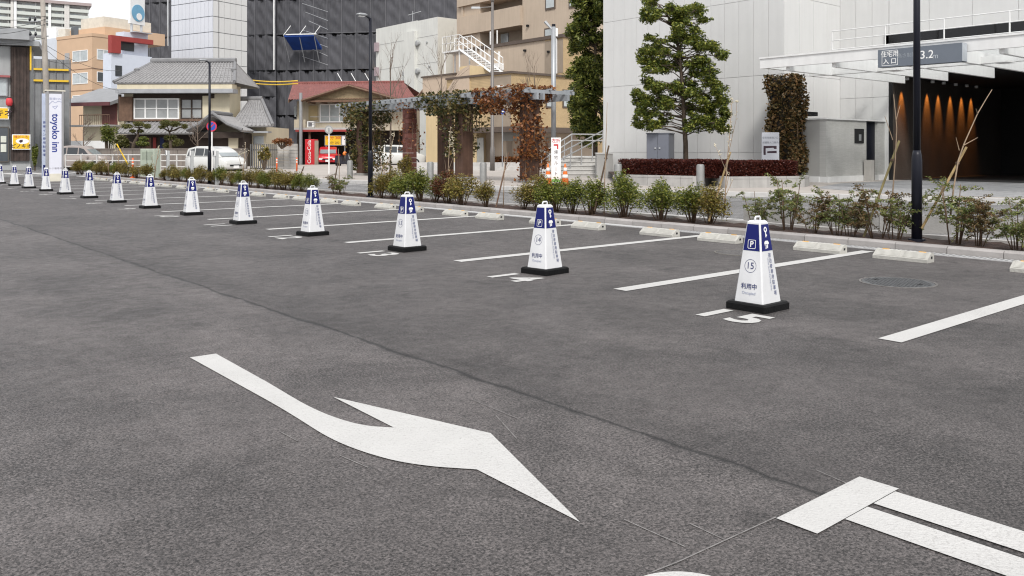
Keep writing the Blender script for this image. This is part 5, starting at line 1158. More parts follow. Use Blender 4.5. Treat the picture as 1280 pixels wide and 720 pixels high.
for y0, y1 in ((.02,yl/2-.005),(yl/2+.005,yl-.02)): d_ = MB().box(0,.019,y0,y1,.45,zt-.03).build('door', cg, r_); yk = y1-.07 if y0 < .1 else y0+.07; kn = MB().lathe([(.03,0),(.03,.03)], 10).build('handle', STEEL, d_, loc=(0,yk,zt-.5)); kn.rotation_euler = (0,R(-90),0)
IC = Vol('information_cabinet', 'white information cabinet with two text lines and a dark map before the ivy', 'sign', 974, 28.2, 34); r_ = IC.root; yl = IC.y(952); zt = IC.zc(165.5); icm = M('cabinet_pale', (.50,.51,.55), .4, .04)
MB().cbox(0,.32,0,yl,.4,zt,.01).build('body', icm, r_); f = face_m((0,yl/2,0),(0,-1,0),(0,0,1))
write('住宅用車路入口', .075, M('ink_grey', (.16,.17,.2), .5), r_, f, 0, zt-.18); write('店舗用入口案内', .075, M('ink_grey',(0,0,0)), r_, f, 0, zt-.34)
flat('map_mark', [(-.22,-.0),(.2,0),(.2,-.1),(.12,-.1),(.1,-.06),(-.15,-.08),(-.15,-.3),(-.22,-.3)], INK, r_, f, 0, zt-.45); flat('map_mark', [(-.1,-.18),(.2,-.16),(.2,-.24),(-.1,-.24)], INK, r_, f, 0, zt-.45)
# ================================================================ leaves
def leaf_mesh(name, C, size, m, up=.4, asp=.45, seed=1, fold=.18, out=None):
    rr = np.random.default_rng(seed); C = np.asarray(C, float); n = len(C)
    d = rr.normal(size=(n,3))
    if out is not None: d = d*.7+np.asarray(out)*.8
    d[:,2] = d[:,2]*.6-.1; d /= np.linalg.norm(d,axis=1)[:,None]
    nr = rr.normal(size=(n,3)); nr[:,2] = np.abs(nr[:,2])+up; s = np.cross(d,nr); s /= np.linalg.norm(s,axis=1)[:,None]+1e-9; nn = np.cross(s,d)
    sz = size*rr.uniform(.65,1.3,n)[:,None]
    V = np.empty((n,4,3)); V[:,0] = C-d*sz*.5; V[:,1] = C+s*sz*asp*.5+nn*sz*fold; V[:,2] = C+d*sz*.5; V[:,3] = C-s*sz*asp*.5+nn*sz*fold
    me = bpy.data.meshes.new(name); me.vertices.add(n*4); me.vertices.foreach_set('co', V.reshape(-1)); me.loops.add(n*4); me.loops.foreach_set('vertex_index', np.arange(n*4)); me.polygons.add(n)
    me.polygons.foreach_set('loop_start', np.arange(0,n*4,4)); me.polygons.foreach_set('loop_total', np.full(n,4)); me.update(); me.validate(); me.materials.append(m); return me
def ball(n, c, r, rr, shell=.55):
    d = rr.normal(size=(n,3)); d /= np.linalg.norm(d,axis=1)[:,None]; q = rr.uniform(shell,1,n)**.6
    return np.asarray(c)+d*q[:,None]*np.asarray(r)
L_green = leafmat('leaf_green', [(.035,.06,.012),(.11,.145,.025),(.20,.22,.04),(.32,.31,.07)], .4, .3)
L_tree = leafmat('leaf_tree', [(.028,.05,.013),(.10,.135,.026),(.20,.235,.042),(.34,.33,.065)])
L_tall = leafmat('leaf_tall', [(.028,.05,.014),(.10,.13,.028),(.20,.22,.05),(.28,.29,.065)])
L_olive = leafmat('leaf_olive', [(.08,.065,.02),(.17,.15,.03),(.27,.23,.05),(.28,.17,.06)])
L_nan = leafmat('leaf_nandina', [(.07,.10,.03),(.15,.19,.055),(.23,.26,.08),(.24,.20,.08)])
L_red = leafmat('leaf_red', [(.05,.018,.012),(.12,.04,.02),(.17,.06,.025),(.09,.05,.02)])
L_ivy = leafmat('leaf_ivy', [(.025,.025,.012),(.09,.07,.025),(.17,.11,.045),(.22,.12,.05)])
L_dkivy = leafmat('leaf_dark_ivy', [(.02,.03,.01),(.06,.07,.02),(.13,.11,.035),(.22,.15,.06)])
L_rust = leafmat('leaf_rust', [(.07,.025,.014),(.20,.07,.025),(.32,.13,.04),(.16,.08,.03)])
L_hedge = leafmat('leaf_hedge', [(.03,.006,.006),(.08,.016,.012),(.14,.035,.02),(.05,.012,.01)])
L_pine = leafmat('leaf_pine', [(.05,.055,.015),(.11,.11,.03),(.16,.15,.045)])
stemm = M('shrub_stem', (.13,.085,.055), .85, .3, 20); twig = M('twig', (.30,.22,.15), .8, .2, 20); bamboo = M('bamboo_stake', (.34,.24,.11), .7, .3, 10, streak=.3); dkstake = M('dark_stake', (.09,.06,.04), .85, .3, 10)
# ---- bushy shrubs (several shapes shared between copies)
def bush_proto(seed, mix=0.):
    rr = np.random.default_rng(seed); rs = random.Random(seed); C = []; k = MB()
    for i in range(15):
        a = rs.uniform(0,6.28); rad = rs.uniform(.03,.24); h = rs.uniform(.28,.56)*(1-.35*rad/.26); x, y = rad*math.cos(a), rad*math.sin(a)
        k.tube([(x*.2,y*.2,-.06),(x*.55,y*.55,h*.5),(x,y,h)], [.008,.006,.003], 5)
        C.append(ball(150, (x,y,h), (.125,.125,.13), rr, .2)); C.append(ball(40, (x*.85,y*.85,h*.6), (.12,.12,.1), rr, .1))
        for q in range(3): xx, yy = x+rs.uniform(-.08,.08), y+rs.uniform(-.08,.08); C.append(np.array([(xx,yy,h)])+np.column_stack([rr.normal(0,.012,9),rr.normal(0,.012,9),rr.uniform(0,.17,9)]))
    C = np.vstack(C); C = C[C[:,2] > .03]; return C, k.mesh('stem', stemm, True)
bp = []
for s_ in range(4):
    C, sm = bush_proto(20+s_); bp.append({m_.name: leaf_mesh('foliage', C, .034, m_, seed=s_, asp=.5) for m_ in (L_green, L_olive, L_red)} | {'stem': sm})
brp = []
for s_ in range(3): C, sm = bush_proto(60+s_); brp.append(sm)
def nandina_proto(seed, m):
    rs = random.Random(seed); k = MB(); C = []; outs = []
    for i in range(7):
        a = rs.uniform(0,6.28); lean = rs.uniform(.04,.22); h = rs.uniform(.3,.6); bx, by = .05*math.cos(a), .05*math.sin(a); tx, ty = bx+lean*math.cos(a), by+lean*math.sin(a)
        k.tube([(bx,by,-.06),((bx+tx)/2+rs.uniform(-.03,.03),(by+ty)/2,h*.55),(tx,ty,h)], [.007,.006,.004], 5)
        for f in range(rs.randint(8,11)):                         # fronds at every height, the upper ones steep, the lower ones drooping
            g_ = rs.uniform(.28,1.0)**.8; az = a+rs.uniform(-2.2,2.2); zb = h*g_; px_, py_ = bx+(tx-bx)*g_, by+(ty-by)*g_; Lf = rs.uniform(.09,.24); el = R(rs.uniform(-15,35)+35*(g_-.5)); pts = []
            for q in range(9):
                t_ = q/8; pts.append((px_+Lf*t_*math.cos(az)*math.cos(el), py_+Lf*t_*math.sin(az)*math.cos(el), zb+Lf*t_*math.sin(el)-.25*Lf*t_*t_))
            k.tube(pts[::2], .002, 4)
            for q in range(1, 9):
                for sd in (-1,1):
                    for e in (1, 2):
                        w_ = rs.uniform(.010,.016)*e*(1.2-q/11); x, y, z = pts[q]; C.append((x-sd*w_*math.sin(az)+rs.uniform(-.012,.012), y+sd*w_*math.cos(az)+rs.uniform(-.012,.012), z+rs.uniform(-.018,.018))); outs.append((-sd*math.sin(az)*.6+.6*math.cos(az), sd*math.cos(az)*.6+.6*math.sin(az), rs.uniform(-.4,.4)))
    return leaf_mesh('foliage', C, .033, m, up=.35, asp=.45, seed=seed, out=outs), k.mesh('stem', stemm, True)
nan = [nandina_proto(40+i, L_nan if i % 3 else leafmat('leaf_nandina_red', [(.08,.07,.03),(.16,.11,.05),(.22,.13,.06),(.14,.15,.05)])) for i in range(6)]
def shrub(px, kind, label, s=1., x=None, mat=None, i=[0]):
    x = x or 10.7+rnd.uniform(-.12,.12); y = along(px, x); i[0] += 1
    t = thing('shrub', label, 'shrub', (x, y, .08), rnd.uniform(0,6.28), 'shrubs in the planting strip')
    if kind == 'n': f, st_ = nan[i[0] % 6]; ob('foliage', f, t, scale=s); ob('stem', st_, t, scale=s)
    else: p = bp[i[0] % 4]; sc = (s*rnd.uniform(1.0,1.35), s*rnd.uniform(1.0,1.35), s*rnd.uniform(.85,1.08)); ob('foliage', p[(mat or L_green).name], t, scale=sc); ob('stem', p['stem'], t, scale=sc)
    return t
kinds = [(945,'n',.92),(985,'n',1.05),(1015,'n',.9),(1046,'n',.95),(1063,'n',.8),(1096,'n',1.0),(1118,'n',.95),(1192,'n',1.15),(1222,'n',1.0),(1272,'n',1.05),(1298,'n',1.0)]
plants = []
for px, kd, s_ in kinds: plants.append((px, 'n', s_*rnd.uniform(.92,1.18), None, 'open feathery shrub' if px != 1118 else 'grey-green feathery shrub'))
for px, s_, m_, d in ((780,1.08,L_green,'rounded bright green shrub'),(826,1.05,L_green,'rounded green shrub with bare lower stems'),(866,.9,L_green,'small dark green shrub'),(886,.95,L_olive,'orange tinged shrub'),
        (738,.98,L_green,'dense green shrub'),(716,1.0,L_green,'dense green shrub'),(694,1.02,L_green,'dense green shrub'),(674,1.0,L_olive,'olive green shrub'),(654,.8,L_olive,'thin olive shrub'),(608,.8,L_olive,'thin olive shrub'),
        (578,1.0,L_olive,'bronze shrub'),(560,1.05,L_red,'red-bronze shrub'),(543,1.0,L_green,'dense green shrub'),(526,1.02,L_green,'dense green shrub'),(508,1.0,L_green,'green shrub'),(492,1.0,L_olive,'bronze-green shrub'),(478,.9,L_olive,'bronze-green shrub')):
    plants.append((px, 'b', s_*1.06, m_, d))
for px in (428, 418): plants.append((px, 'n', .85, None, 'pale loose shrub'))
for px in list(range(388, 262, -11))+list(range(252, 200, -9)): plants.append((px, 'b', rnd.uniform(.8,1.0), rnd.choice((L_olive,L_olive,L_green)), 'low olive shrub'))
for px in (186,172,158,150,142,134,127,120,113,103,97): plants.append((px, 'b', rnd.uniform(.9,1.1), rnd.choice((L_olive,L_olive,L_green)), 'low yellowish shrub'))
plants.sort(key=lambda p: -p[0])
for k_, (px, kd, s_, m_, d) in enumerate(plants): shrub(px, kd, f'{d}, {ordinal(k_+1)} in the strip from its car entrance end', s_, mat=m_)
# ---- staked saplings
def sapling(name, label, px, base_py, stake_top, trunk, buds, smat, x=10.8, forks=()):
    """stake_top / trunk points are (px, py) at the strip's depth"""
    y = along(px, x); D = Vector((x,y)).dot(FW); o = Vector((x,y,.08)); t = thing(name, label, 'sapling', o, 0, 'staked saplings in the planting strip')
    def q(p, off=0): v = P(p[0], p[1], D+off)-o; return v
    if stake_top: MB().tube([q(stake_top[0],-.02)+Vector((0,0,-.02)), q(stake_top[1],.12)], .016*max(1, D/22), 7).build('stake', smat, t); c_ = q(stake_top[1],.1)*.8+q(stake_top[0])*.2; MB().lathe([(.026,-.015),(.028,.0),(.026,.015)], 8).build('tie', dkstake, t, loc=c_)
    pts = [q(p, .03*i) for i, p in enumerate(trunk)]; tr = MB().tube(pts, [.011*max(1,D/18)*(1-.65*i/(len(pts)-1)) for i in range(len(pts))], 6).build('trunk', twig, t, True)
    bb = []
    for fk in forks:
        f_ = [q(p, rnd.uniform(-.1,.1)) for p in fk]; MB().tube(f_, [.006*max(1,D/18)]+[.003*max(1,D/18)]*(len(f_)-1), 5).build('branch', twig, t); bb += f_[1:]
    if buds:
        k = MB(); allp = pts[len(pts)//2:]+bb
        for i in range(buds):
            a = rnd.choice(range(len(allp)-1)); p = allp[a].lerp(allp[a+1], rnd.random()) if (allp[a]-allp[a+1]).length < .7 else allp[a]; d = Vector((rnd.uniform(-1,1),rnd.uniform(-1,1),rnd.uniform(.2,1))).normalized(); e = p+d*.02
            k.tube([e-d*.012, e, e+d*.022], [.003,.009,.002], 5)
        tag(k.build('bud', M('bud_cream', (.55,.50,.38), .7, .15), t), kind='stuff')
    return t
sapling('sapling', 'bare sapling tied to a stout slanting bamboo stake, right of the lamp post', 1155, 280, ((1152,284),(1208,184)), [(1188,270),(1192,235),(1198,200),(1205,180),(1222,142),(1232,125),(1240,112)], 0, bamboo, 10.75, [[(1204,182),(1222,172)],[(1199,188),(1195,172)],[(1222,142),(1220,136)]])
sapling('sapling', 'bare sapling tied to a slanting bamboo stake, left of the lamp post', 1082, 290, ((1079,296),(1124,176)), [(1111,290),(1116,240),(1119,200),(1121,160),(1117,118)], 0, M('olive_stake',(.17,.14,.06),.7,.3,10), 10.75, [[(1120,150),(1125,132)],[(1116,175),(1106,145)]])
sapling('sapling', 'budding sapling with cream buds tied to a slanting stake behind bay 13', 894, 262, ((886,275),(913,190)), [(905,270),(907,235),(909,200),(912,170),(915,125)], 70, bamboo, 10.75, [[(908,215),(900,195),(893,180)],[(911,190),(920,150),(921,128)],[(908,235),(912,215)],[(906,250),(896,235)],[(907,245),(916,225)]])
sapling('sapling', 'thin sapling beside a dark slanting stake before the stone stair', 752, 255, ((743,262),(761,182)), [(755,272),(756,220),(758,160),(759,128)], 0, dkstake, 10.8)
sapling('sapling', 'thin sapling beside a slanting brown stake before the orange-brown hedge', 626, 250, ((619,262),(636,190)), [(629,262),(630,225),(631,195)], 0, bwood, 10.8, [[(630,215),(640,200)]])
sapling('sapling', 'budding sapling with cream buds before the central pergola column', 562, 240, ((556,248),(562,212)), [(559,248),(560,215),(562,180),(563,158)], 50, bamboo, 10.8, [[(560,215),(567,195),(566,170)],[(559,228),(556,200)]])
sapling('sapling', 'pale budding sapling with two limbs right of the middle lamp post', 476, 236, ((470,242),(480,205)), [(474,242),(480,218),(488,190),(493,165)], 60, M('olive_stake',(0,0,0)), 10.8, [[(480,218),(474,190)],[(484,205),(492,195)]])
sapling('sapling', 'sapling on a dark slanting stake before the round sign post', 420, 230, ((416,238),(424,195)), [(424,236),(424,205),(423,186)], 0, dkstake, 10.8)
sapling('sapling', 'sapling on a short dark stake before the orange delineator', 374, 225, ((371,230),(380,208)), [(376,230),(378,214)], 0, dkstake, 10.8)
sapling('sapling', 'budding sapling over the rear of the white minivan', 306, 222, None, [(303,224),(305,205),(306,190),(307,178)], 45, bamboo, 10.8, [[(304,215),(298,195)],[(305,205),(312,188)]])
sapling('sapling', 'budding sapling before the green utility cabinet', 196, 218, None, [(193,222),(195,205),(198,190),(199,182)], 40, bamboo, 10.8, [[(194,212),(189,196)],[(196,200),(203,188)]])
sapling('sapling', 'yellow-staked budding sapling before the guard railing', 152, 214, ((160,205),(146,180)), [(150,218),(148,200),(147,185)], 40, ysg, 10.8, [[(149,208),(142,190)],[(148,200),(154,184)]])
sapling('sapling', 'pale twiggy sapling left of the yellow-staked one', 138, 214, None, [(136,218),(135,205),(132,196)], 20, bamboo, 10.8, [[(136,210),(128,200)],[(135,205),(141,194)]])

# ================================================================ trees
def limb(k, a, c, r0, r1, rs, bend=.12):
    a, c = Vector(a), Vector(c); L_ = (c-a).length; pts = [a.lerp(c, i/5)+Vector((rs.uniform(-1,1),rs.uniform(-1,1),rs.uniform(-.3,1)))*L_*bend*.4*math.sin(math.pi*i/5) for i in range(6)]; k.tube(pts, [r0+(r1-r0)*i/5 for i in range(6)], 6)
def on_trunk(tp, z):
    for a, c in zip(tp[:-1], tp[1:]):
        if a.z <= z <= c.z: return a.lerp(c, (z-a.z)/(c.z-a.z))
    return tp[-1] if z > tp[-1].z else tp[0].lerp(tp[1], .6)
def broadleaf(label, D, trunk, clumps, m, leaf, per, seed, dz, base_z=.44, tr=.1, group=None, name='broadleaf_tree'):
    rs = random.Random(seed); rr = np.random.default_rng(seed); o = P(trunk[0][0], 188, D); o.z = base_z; t = thing(name, label, 'tree', o, 0, group)
    tp = [P(x, y, D)-o for x, y in trunk]; tp[0].z = 0
    k = MB(); k.tube(tp, [tr*(1-.85*i/(len(tp)-1)) for i in range(len(tp))], 10); C = []
    for (px, py, rx, ry) in clumps:
        for rep in range(3):
            off = rs.uniform(-dz, dz)*(1 if rep else .5); c = P(px+rs.uniform(-2,2), py+rs.uniform(-2,2), D+off)-o; s_ = D/FPX
            limb(k, on_trunk(tp, max(c.z-rs.uniform(-.02,.5), tp[1].z*rs.uniform(1.1,1.5))), c, tr*.22, .007, rs)
            rad = np.array((rx*s_*.95, rx*s_*.95, ry*s_)); n = int(per*rx*ry/240)
            for q in range(6):                                   # twigs with leaf tufts
                cc = np.asarray(c)+rr.normal(size=3)*rad*.5; C.append(ball(n//6, cc, rad*.66, rr, .05)); limb(k, c, Vector(cc), .01, .004, rs)
    k.build('trunk', bark, t, True); ob('crown', leaf_mesh('crown', np.vstack(C), leaf, m, up=.5, asp=.42, seed=seed), t); return t
zc = [(120,12,40,22),(95,65,30,25),(140,75,45,28),(215,45,35,25),(260,70,40,28),(320,50,42,26),(350,90,22,18),(250,115,40,25),(320,135,25,20),(115,170,24,15),(150,190,24,15),(240,175,40,25),(300,180,50,28),(340,215,40,24),(400,215,35,22),(445,245,30,22),(100,230,40,22),(150,235,45,28),(80,265,28,20),(120,290,50,28),(185,300,45,28),(235,260,25,22),(290,285,45,26),(350,275,30,20),(385,325,32,28),(330,330,35,20),(110,370,28,22),(150,395,45,26),(230,385,42,24),(390,370,38,26),(300,375,24,20),(70,425,30,24),(110,455,45,30),(180,450,38,24),(285,425,45,28),(350,450,40,24),(420,410,32,30),(440,455,30,30),(70,500,28,24),(130,510,38,24),(200,480,40,20),(290,480,40,22),(380,490,45,28),(460,510,26,28),(70,560,30,20),(130,565,42,20),(180,545,26,20),(330,545,42,28),(400,545,42,28),(445,570,30,28),(290,575,20,14)]
broadleaf('tall layered broadleaf evergreen with airy crown before the white panelled wall', 30.0, [(857.5,204),(857,180),(855,150),(852.5,100),(848,60),(842,35),(832,15),(818,0)], [(780+x/3.6, y/3.6, rx/3.6, ry/3.6) for x,y,rx,ry in zc], L_tree, .115, 980, 5, .9)
tc = []
rs = random.Random(9)
for i in range(62):
    py = 172-i*3.6+rs.uniform(-3,3); wd = 24 if py > 20 else 20; tc.append((744+rs.uniform(-wd,wd), py, rs.uniform(8,13), rs.uniform(7,10)))
broadleaf('dense tall columnar evergreen at the left edge of the white building', 43, [(744,215),(744,150),(744,80),(744,0),(744,-45)], tc, L_tall, .19, 640, 11, 1.0, .1, .14)
# garden pines and round bush
def pine(label, D, trunk, pads, seed):
    rs = random.Random(seed); rr = np.random.default_rng(seed); o = P(trunk[0][0],188,D); o.z = 0; t = thing('garden_pine', label, 'tree', o, 0, 'garden trees of the traditional house')
    tp = [P(x,y,D)-o for x,y in trunk]; tp[0].z = 0; k = MB(); k.tube(tp, [.14*(1-.7*i/(len(tp)-1)) for i in range(len(tp))], 8); C = []
    for px, py, rx, ry in pads:
        for rep in range(3):
            c = P(px+rs.uniform(-.3,.3)*rx,py,D+rs.uniform(-.6,.6))-o; s_ = D/FPX; C.append(ball(int(60*rx*ry/10), c, (rx*s_*.75,rx*s_*.75,ry*s_*.8), rr, .2)); limb(k, min(tp, key=lambda v: (v-c).length), c, .04, .01, rs)
    k.build('trunk', bark, t, True); ob('crown', leaf_mesh('crown', np.vstack(C), .16, L_pine, up=.3, asp=.25, seed=seed), t)
pine('cloud pruned pine with a slanting trunk before the traditional house windows', 53, [(163,192),(167,180),(172,170),(174,160)], [(158,158,8,4),(172,155,9,4),(183,158,6,4),(166,164,5,3),(176,164,5,3),(152,172,6,4)], 3)
pine('broad low pine left of the entrance gable', 53, [(214,192),(213,175),(212,165)], [(208,154,9,5),(220,155,9,5),(230,158,5,4),(202,159,5,3),(213,172,9,5),(222,178,8,6),(210,182,8,5)], 4)
def round_bush(label, px, py, D, rx, ry, m, leaf=.14, base=0, n=1600, name='garden_bush'):
    rr = np.random.default_rng(int(px)); o = P(px,188,D); o.z = base; t = thing(name, label, 'bush', o, 0); s_ = D/FPX; C = []; k = MB(); rs = random.Random(px)
    for i in range(14):
        c = np.array(P(px+rs.uniform(-.7,.7)*rx, py+rs.uniform(-.7,.6)*ry, D+rs.uniform(-.5,.5)*rx*s_)-o); C.append(ball(n//14, c, (rx*s_*.42,rx*s_*.42,ry*s_*.42), rr, .2)); k.tube([(0,0,0),tuple(c*.5),tuple(c)], [.04,.025,.01], 5)
    k.build('stem', bark, t); C = np.vstack(C); C = C[C[:,2] > .02]; ob('foliage', leaf_mesh('foliage', C, leaf, m, seed=int(px)), t)
round_bush('dense round dark green bush below the small house balcony', 135, 168, 54, 12, 14, L_tall)
round_bush('olive bush below the cloud pruned pine', 152, 180, 52, 9, 7, L_pine); round_bush('low green bush below the porch eaves', 178, 177, 52, 8, 6, L_tall)
round_bush('brown twiggy bush before the metal gate', 330, 192, 48, 8, 10, L_olive, n=600); round_bush('brown creeper heap on top of the block wall', 352, 178, 49, 14, 5, L_rust, n=700, base=1.3)
round_bush('dark green bush beside the timber panel', 43.5, 195, 50, 4, 14, L_tall)
round_bush('dark shadowed shrub at the foot of the central pergola column', 556, 221, 33.5, 7, 7, L_dkivy, .07, .1, 900); round_bush('green shrub at the foot of the brick pergola column', 506, 208, 34, 10, 15, L_olive, .08, .1, 1300)
# bare trees
def bare(label, px, D, top, seed, base=0.1, spread=.28, mat=None):
    rs = random.Random(seed); o = P(px,188,D); o.z = base; H_ = CAMZ+(HY-top)/FPX*D-base; t = thing('bare_tree', label, 'tree', o, 0); k = MB()
    k.tube([(0,0,0),(.03,.02,H_*.4),(0,0,H_*.75),(.02,0,H_)], [.05,.04,.025,.008], 7); tr = k.build('trunk', M('bare_twig', (.15,.115,.09), .85, .2, 15), t); k = MB()
    def grow(p, d, L_, r, n):
        e = p+d*L_; k.tube([p, p.lerp(e,.5)+Vector((rs.uniform(-1,1),rs.uniform(-1,1),0))*L_*.06, e], [r,r*.8,r*.5], 4)
        if n:
            for _ in range(3): grow(p.lerp(e, rs.uniform(.5,1)), (d+Vector((rs.uniform(-1,1),rs.uniform(-1,1),rs.uniform(-.1,.7)))*.6).normalized(), L_*.6, r*.55, n-1)
    for i in range(11):
        a = rs.uniform(0,6.28); grow(Vector((0,0,H_*rs.uniform(.4,.9))), Vector((spread*2*math.cos(a),spread*2*math.sin(a),1)).normalized(), H_*.22, .016, 2)
    k.build('crown', M('bare_twig',(0,0,0)), t)
bare('slender bare tree rising before the white block above the red roof', 488, 40, 62, 1); bare('slender bare tree rising before the cream stair block', 552, 42, 66, 2); bare('thin bare tree before the tan tiled wing', 668, 44, 82, 3, spread=.2); bare('pale bare bush before the entrance gable', 247, 50, 152, 4, spread=.5); bare('brownish bare garden tree behind the guard railing', 104, 52, 150, 6, spread=.5)
# hedges
def hedge(label, poly, z0, z1, dep, m, n, leaf, cat='hedge', segs=None):
    """poly: front line in the ground plane"""
    rr = np.random.default_rng(n); C = []; t = thing('hedge', label, cat, (poly[0].x, poly[0].y, z0)); o = Vector((poly[0].x, poly[0].y)); segs = segs or list(zip(poly[:-1], poly[1:])); tot = sum((c-a).length for a, c in segs); k = MB()
    for a, c in segs:
        d = (c-a); L_ = d.length; d = d/L_; nn = Vector((-d.y,d.x)); nn = nn if nn.dot(FW) > 0 else -nn; q = int(n*L_/tot)
        for u_, v_, h_ in zip(rr.uniform(0,L_,q), rr.uniform(0,1,q), rr.uniform(0,1,q)):
            f = rr.random()
            if f < .08: u_ = (0 if rr.random() < .5 else L_)+rr.normal(0,.03)
            elif f < .47: v_ = v_*.12-.05*rr.random()
            elif f < .85: h_ = 1-.14*h_+.06*math.sin(u_*5+v_*9)
            p = a+d*u_+nn*(v_*dep)-o; C.append((p.x,p.y,h_*(z1-z0)))
        p0, p1 = a+nn*.1+d*.08-o, c+nn*.1-d*.08-o; p2, p3 = c+nn*(dep-.05)-d*.08-o, a+nn*(dep-.05)+d*.08-o
        k.add([(p.x,p.y,0) for p in (p0,p1,p2,p3)]+[(p.x,p.y,(z1-z0)*.86) for p in (p0,p1,p2,p3)], [(4,5,6,7),(0,1,5,4),(1,2,6,5),(2,3,7,6),(3,0,4,7)])
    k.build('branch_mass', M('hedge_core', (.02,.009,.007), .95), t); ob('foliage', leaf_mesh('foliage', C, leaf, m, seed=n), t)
off = FW*.22
ph = G(903, 229.5, .1).xy
hedge('dark red clipped hedge in the left part of the stone planter', [pa[0]+off+RT*.1], .36, .9, .9, L_hedge, 17000, .06, segs=[(pa[0]+off+RT*.1, pa[1]+off-RT*.1), (pa[1]+off-RT*.1+FW*.4, pa[3]+off+FW*.4)])
hedge('dark red clipped hedge before the information cabinet', [pa[3]+off+RT*.05, pa[4]+off-RT*.15], .36, .88, .9, L_hedge, 14000, .06)
h0, h1 = G(588,207,.1), G(657,210,.1); hedge('orange-brown clipped hedge before the tan wing', [h0.xy, h1.xy], .1, CAMZ+(HY-196)/FPX*58, 1.5, L_rust, 9000, .14)
g0, g1 = G(470,207), G(540,207); rw = thing('low_retaining_wall', 'pale low kerb wall behind the pergola bollards', 'wall', (0,0,0))
for i, (pp, qq, y0) in enumerate(((500,660,213),(500,655,210))):
    a, c = G(pp,y0,.1), G(qq,y0,.1); d = FW*.3; MB().rings([[(p.x,p.y,.05),(p.x+d.x,p.y+d.y,.05),(p.x+d.x,p.y+d.y,.3+.15*i),(p.x,p.y,.3+.15*i)] for p in (a,c)]).build('kerb_course', kst2, rw)

# ================================================================ pergola with creepers
pgw = M('pergola_brown', (.085,.045,.03), .7, .25, 3, .2, streak=.3, rand=.15); pgb = M('pergola_beam', (.30,.32,.34), .6, .12, 2, streak=.15); brk = M('brick_red', (.12,.045,.035), .85, .25, 4, .3, rand=.3)
PV = 19.2
PG = thing('pergola', 'long grey beamed pergola on brown columns wrapped in creepers', 'pergola', (PV, along(662,PV), 0)); py_ = PG.location.y
colpx = [455, 580, 662]; zbm = 2.92
for x, pxs in ((0, colpx), (1.3, [557])):
    for p in pxs:
        y = along(p, PV+x)-py_; s_ = .24
        for i in range(4): MB().box(x-s_, x+s_, y-s_+i*.125, y-s_+i*.125+.112, .08, zbm).build('column_board', pgw, PG)
        MB().box(x-s_+.02, x+s_-.02, y-s_+.02, y+s_-.02, .08, zbm-.02).build('column_core', DARK, PG)
        MB().box(x-.3, x+.3, y-.3, y+.3, .08, .2).build('column_base', conc, PG)
bx0 = along(512, PV)-py_
for j in range(14):
    for i in range(2): 
        MB().box(-.2, .2, bx0-.22+(.22*i if j%2 else .3*i), bx0-.22+((.21+.23*i) if j%2 else (.29+.15*i)), .1+.2*j, .1+.2*j+.19).build('brick', brk, PG)
y0, y1 = along(676, PV)-py_, along(432, PV)-py_
for x in (-.14, .14, 1.3): MB().box(x-.05, x+.05, y0, y1, zbm, zbm+.22).build('beam', pgb, PG)
n = 34
for i in range(n): y = y0+.15+(y1-y0-.3)*i/(n-1); MB().box(-.6, 1.7, y-.035, y+.035, zbm+.22, zbm+.34).build('rafter', pgb, PG)
for x in (-.45, .5, 1.5): MB().box(x-.03, x+.03, y0, y1, zbm+.34, zbm+.39).build('batten', pgb, PG)
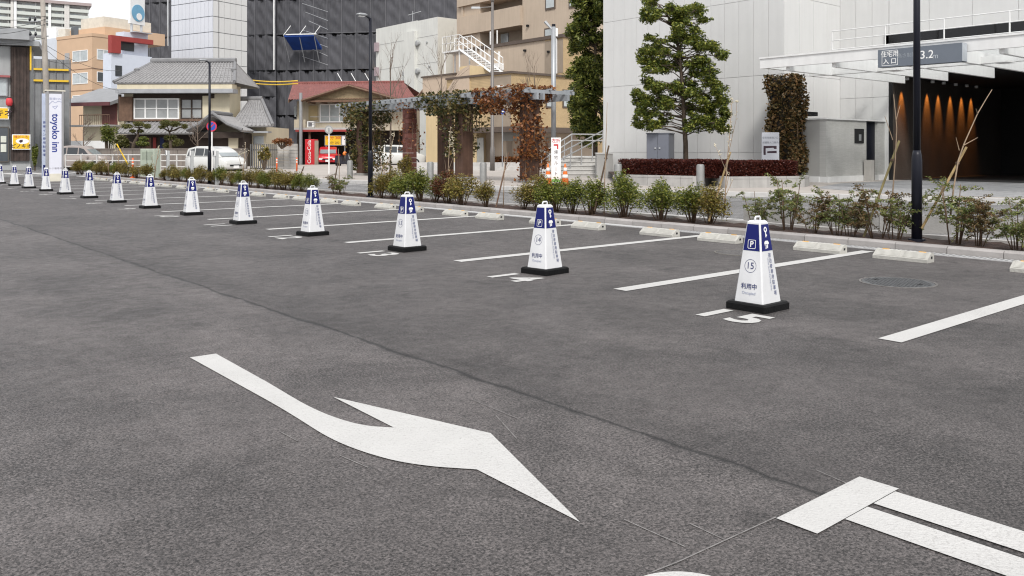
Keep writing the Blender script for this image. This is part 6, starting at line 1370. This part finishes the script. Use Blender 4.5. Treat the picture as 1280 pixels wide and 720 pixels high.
def ivy(label, boxes, m, leaf, name='creeper', cat='climbing plant', surf=True, o=None, stems=True, amp=.10):
    rr = np.random.default_rng(len(label)*7+1); C = []; k = MB(); rs = random.Random(3); o = o or Vector((PV, py_, 0)); t = thing(name, label, cat, o)
    for (x0,x1,ya,yb,z0,z1,n) in boxes:
        p = rr.uniform(0,1,(n,3)); f = rr.integers(0,4,n)
        if surf:
            e = rr.exponential(.06, n).clip(0,.5); p[f==0,0] = e[f==0]; p[f==1,0] = 1-e[f==1]; p[f==2,1] = e[f==2]; p[f==3,1] = 1-e[f==3]
        lump = amp*np.sin(p[:,2]*(z1-z0)*3.1+p[:,1]*4)+rr.normal(0,.05*amp/.1,n); q = np.column_stack([x0+p[:,0]*(x1-x0)+lump*np.sign(p[:,0]-.5), ya+p[:,1]*(yb-ya)+lump*np.sign(p[:,1]-.5), z0+p[:,2]*(z1-z0)])
        keep = rr.random(n) < .55+.45*np.sin(q[:,2]*2.3+q[:,1]*3.7+1)**2; C.append(q[keep])
        for i in range(10 if stems else 0):
            a = Vector((rs.uniform(x0,x1), rs.uniform(ya,yb), z0)); k.tube([a, a+Vector((rs.uniform(-.1,.1),rs.uniform(-.1,.1),(z1-z0)*.5)), Vector((rs.uniform(x0,x1),rs.uniform(ya,yb),z1))], .012, 4)
    if stems: k.build('stem', stemm, t)
    C = np.vstack(C); C = C[C[:,2] > .05]; ob('foliage', leaf_mesh('foliage', C, leaf, m, up=.1, asp=.75, seed=len(label)), t); return t
def yv(p, v=PV): return along(p, v)-py_
ivy('rust red creeper covering the right pergola column', [(-.38,.38,yv(662)-.38,yv(662)+.36,.9,3.1,1900),(-.7,.8,yv(667),yv(606),2.85,3.42,2000),(-.4,.4,yv(662)-.3,yv(662)+.3,.1,1.0,250),(-.6,.2,yv(640),yv(612),2.5,3.1,700)], L_rust, .12)
ivy('dark green-brown creeper hanging over the central pergola column', [(-.7,.7,yv(590),yv(545),2.55,3.42,2400),(-.45,.4,yv(580)-.1,yv(580)+.75,.9,2.9,1300),(-.4,.5,yv(580)-.7,yv(580)-.3,1.9,2.9,300),(-.5,.8,yv(545),yv(525),2.9,3.35,450)], L_dkivy, .12)
ivy('dark green creeper draping the left pergola column', [(-.7,.8,yv(468),yv(442),2.4,3.3,1800),(-.4,.5,yv(455)+.2,yv(455)+.6,.3,2.7,1500),(-.3,.6,yv(455)-.9,yv(455)-.35,.3,2.7,1300),(-.6,.6,yv(490),yv(468),2.9,3.3,350)], L_dkivy, .13)
ivy('thin reddish creeper on the brick pergola column', [(-.3,.3,bx0-.35,bx0+.45,1.2,3.2,420)], L_rust, .1)
ic = P(983, 188, 29.4); ivo = Vector((ic.x, ic.y, .1))
t = ivy('bronze ivy clad trellis pillar below the end of the white canopy', [(-.4,.45,-.5,.55,.3,3.72,9000)], L_ivy, .11, 'ivy_pillar', 'ivy pillar', True, ivo, amp=.05)
for a in (-.26, .3):
    for c in (-.36, .4): MB().box(a-.03,a+.03,c-.03,c+.03,0,3.72).build('trellis_post', BLACKM, t)
MB().box(-.24,.28,-.34,.38,.1,3.6).build('trellis_core', M('trellis_dark', (.03,.025,.02), .9), t)
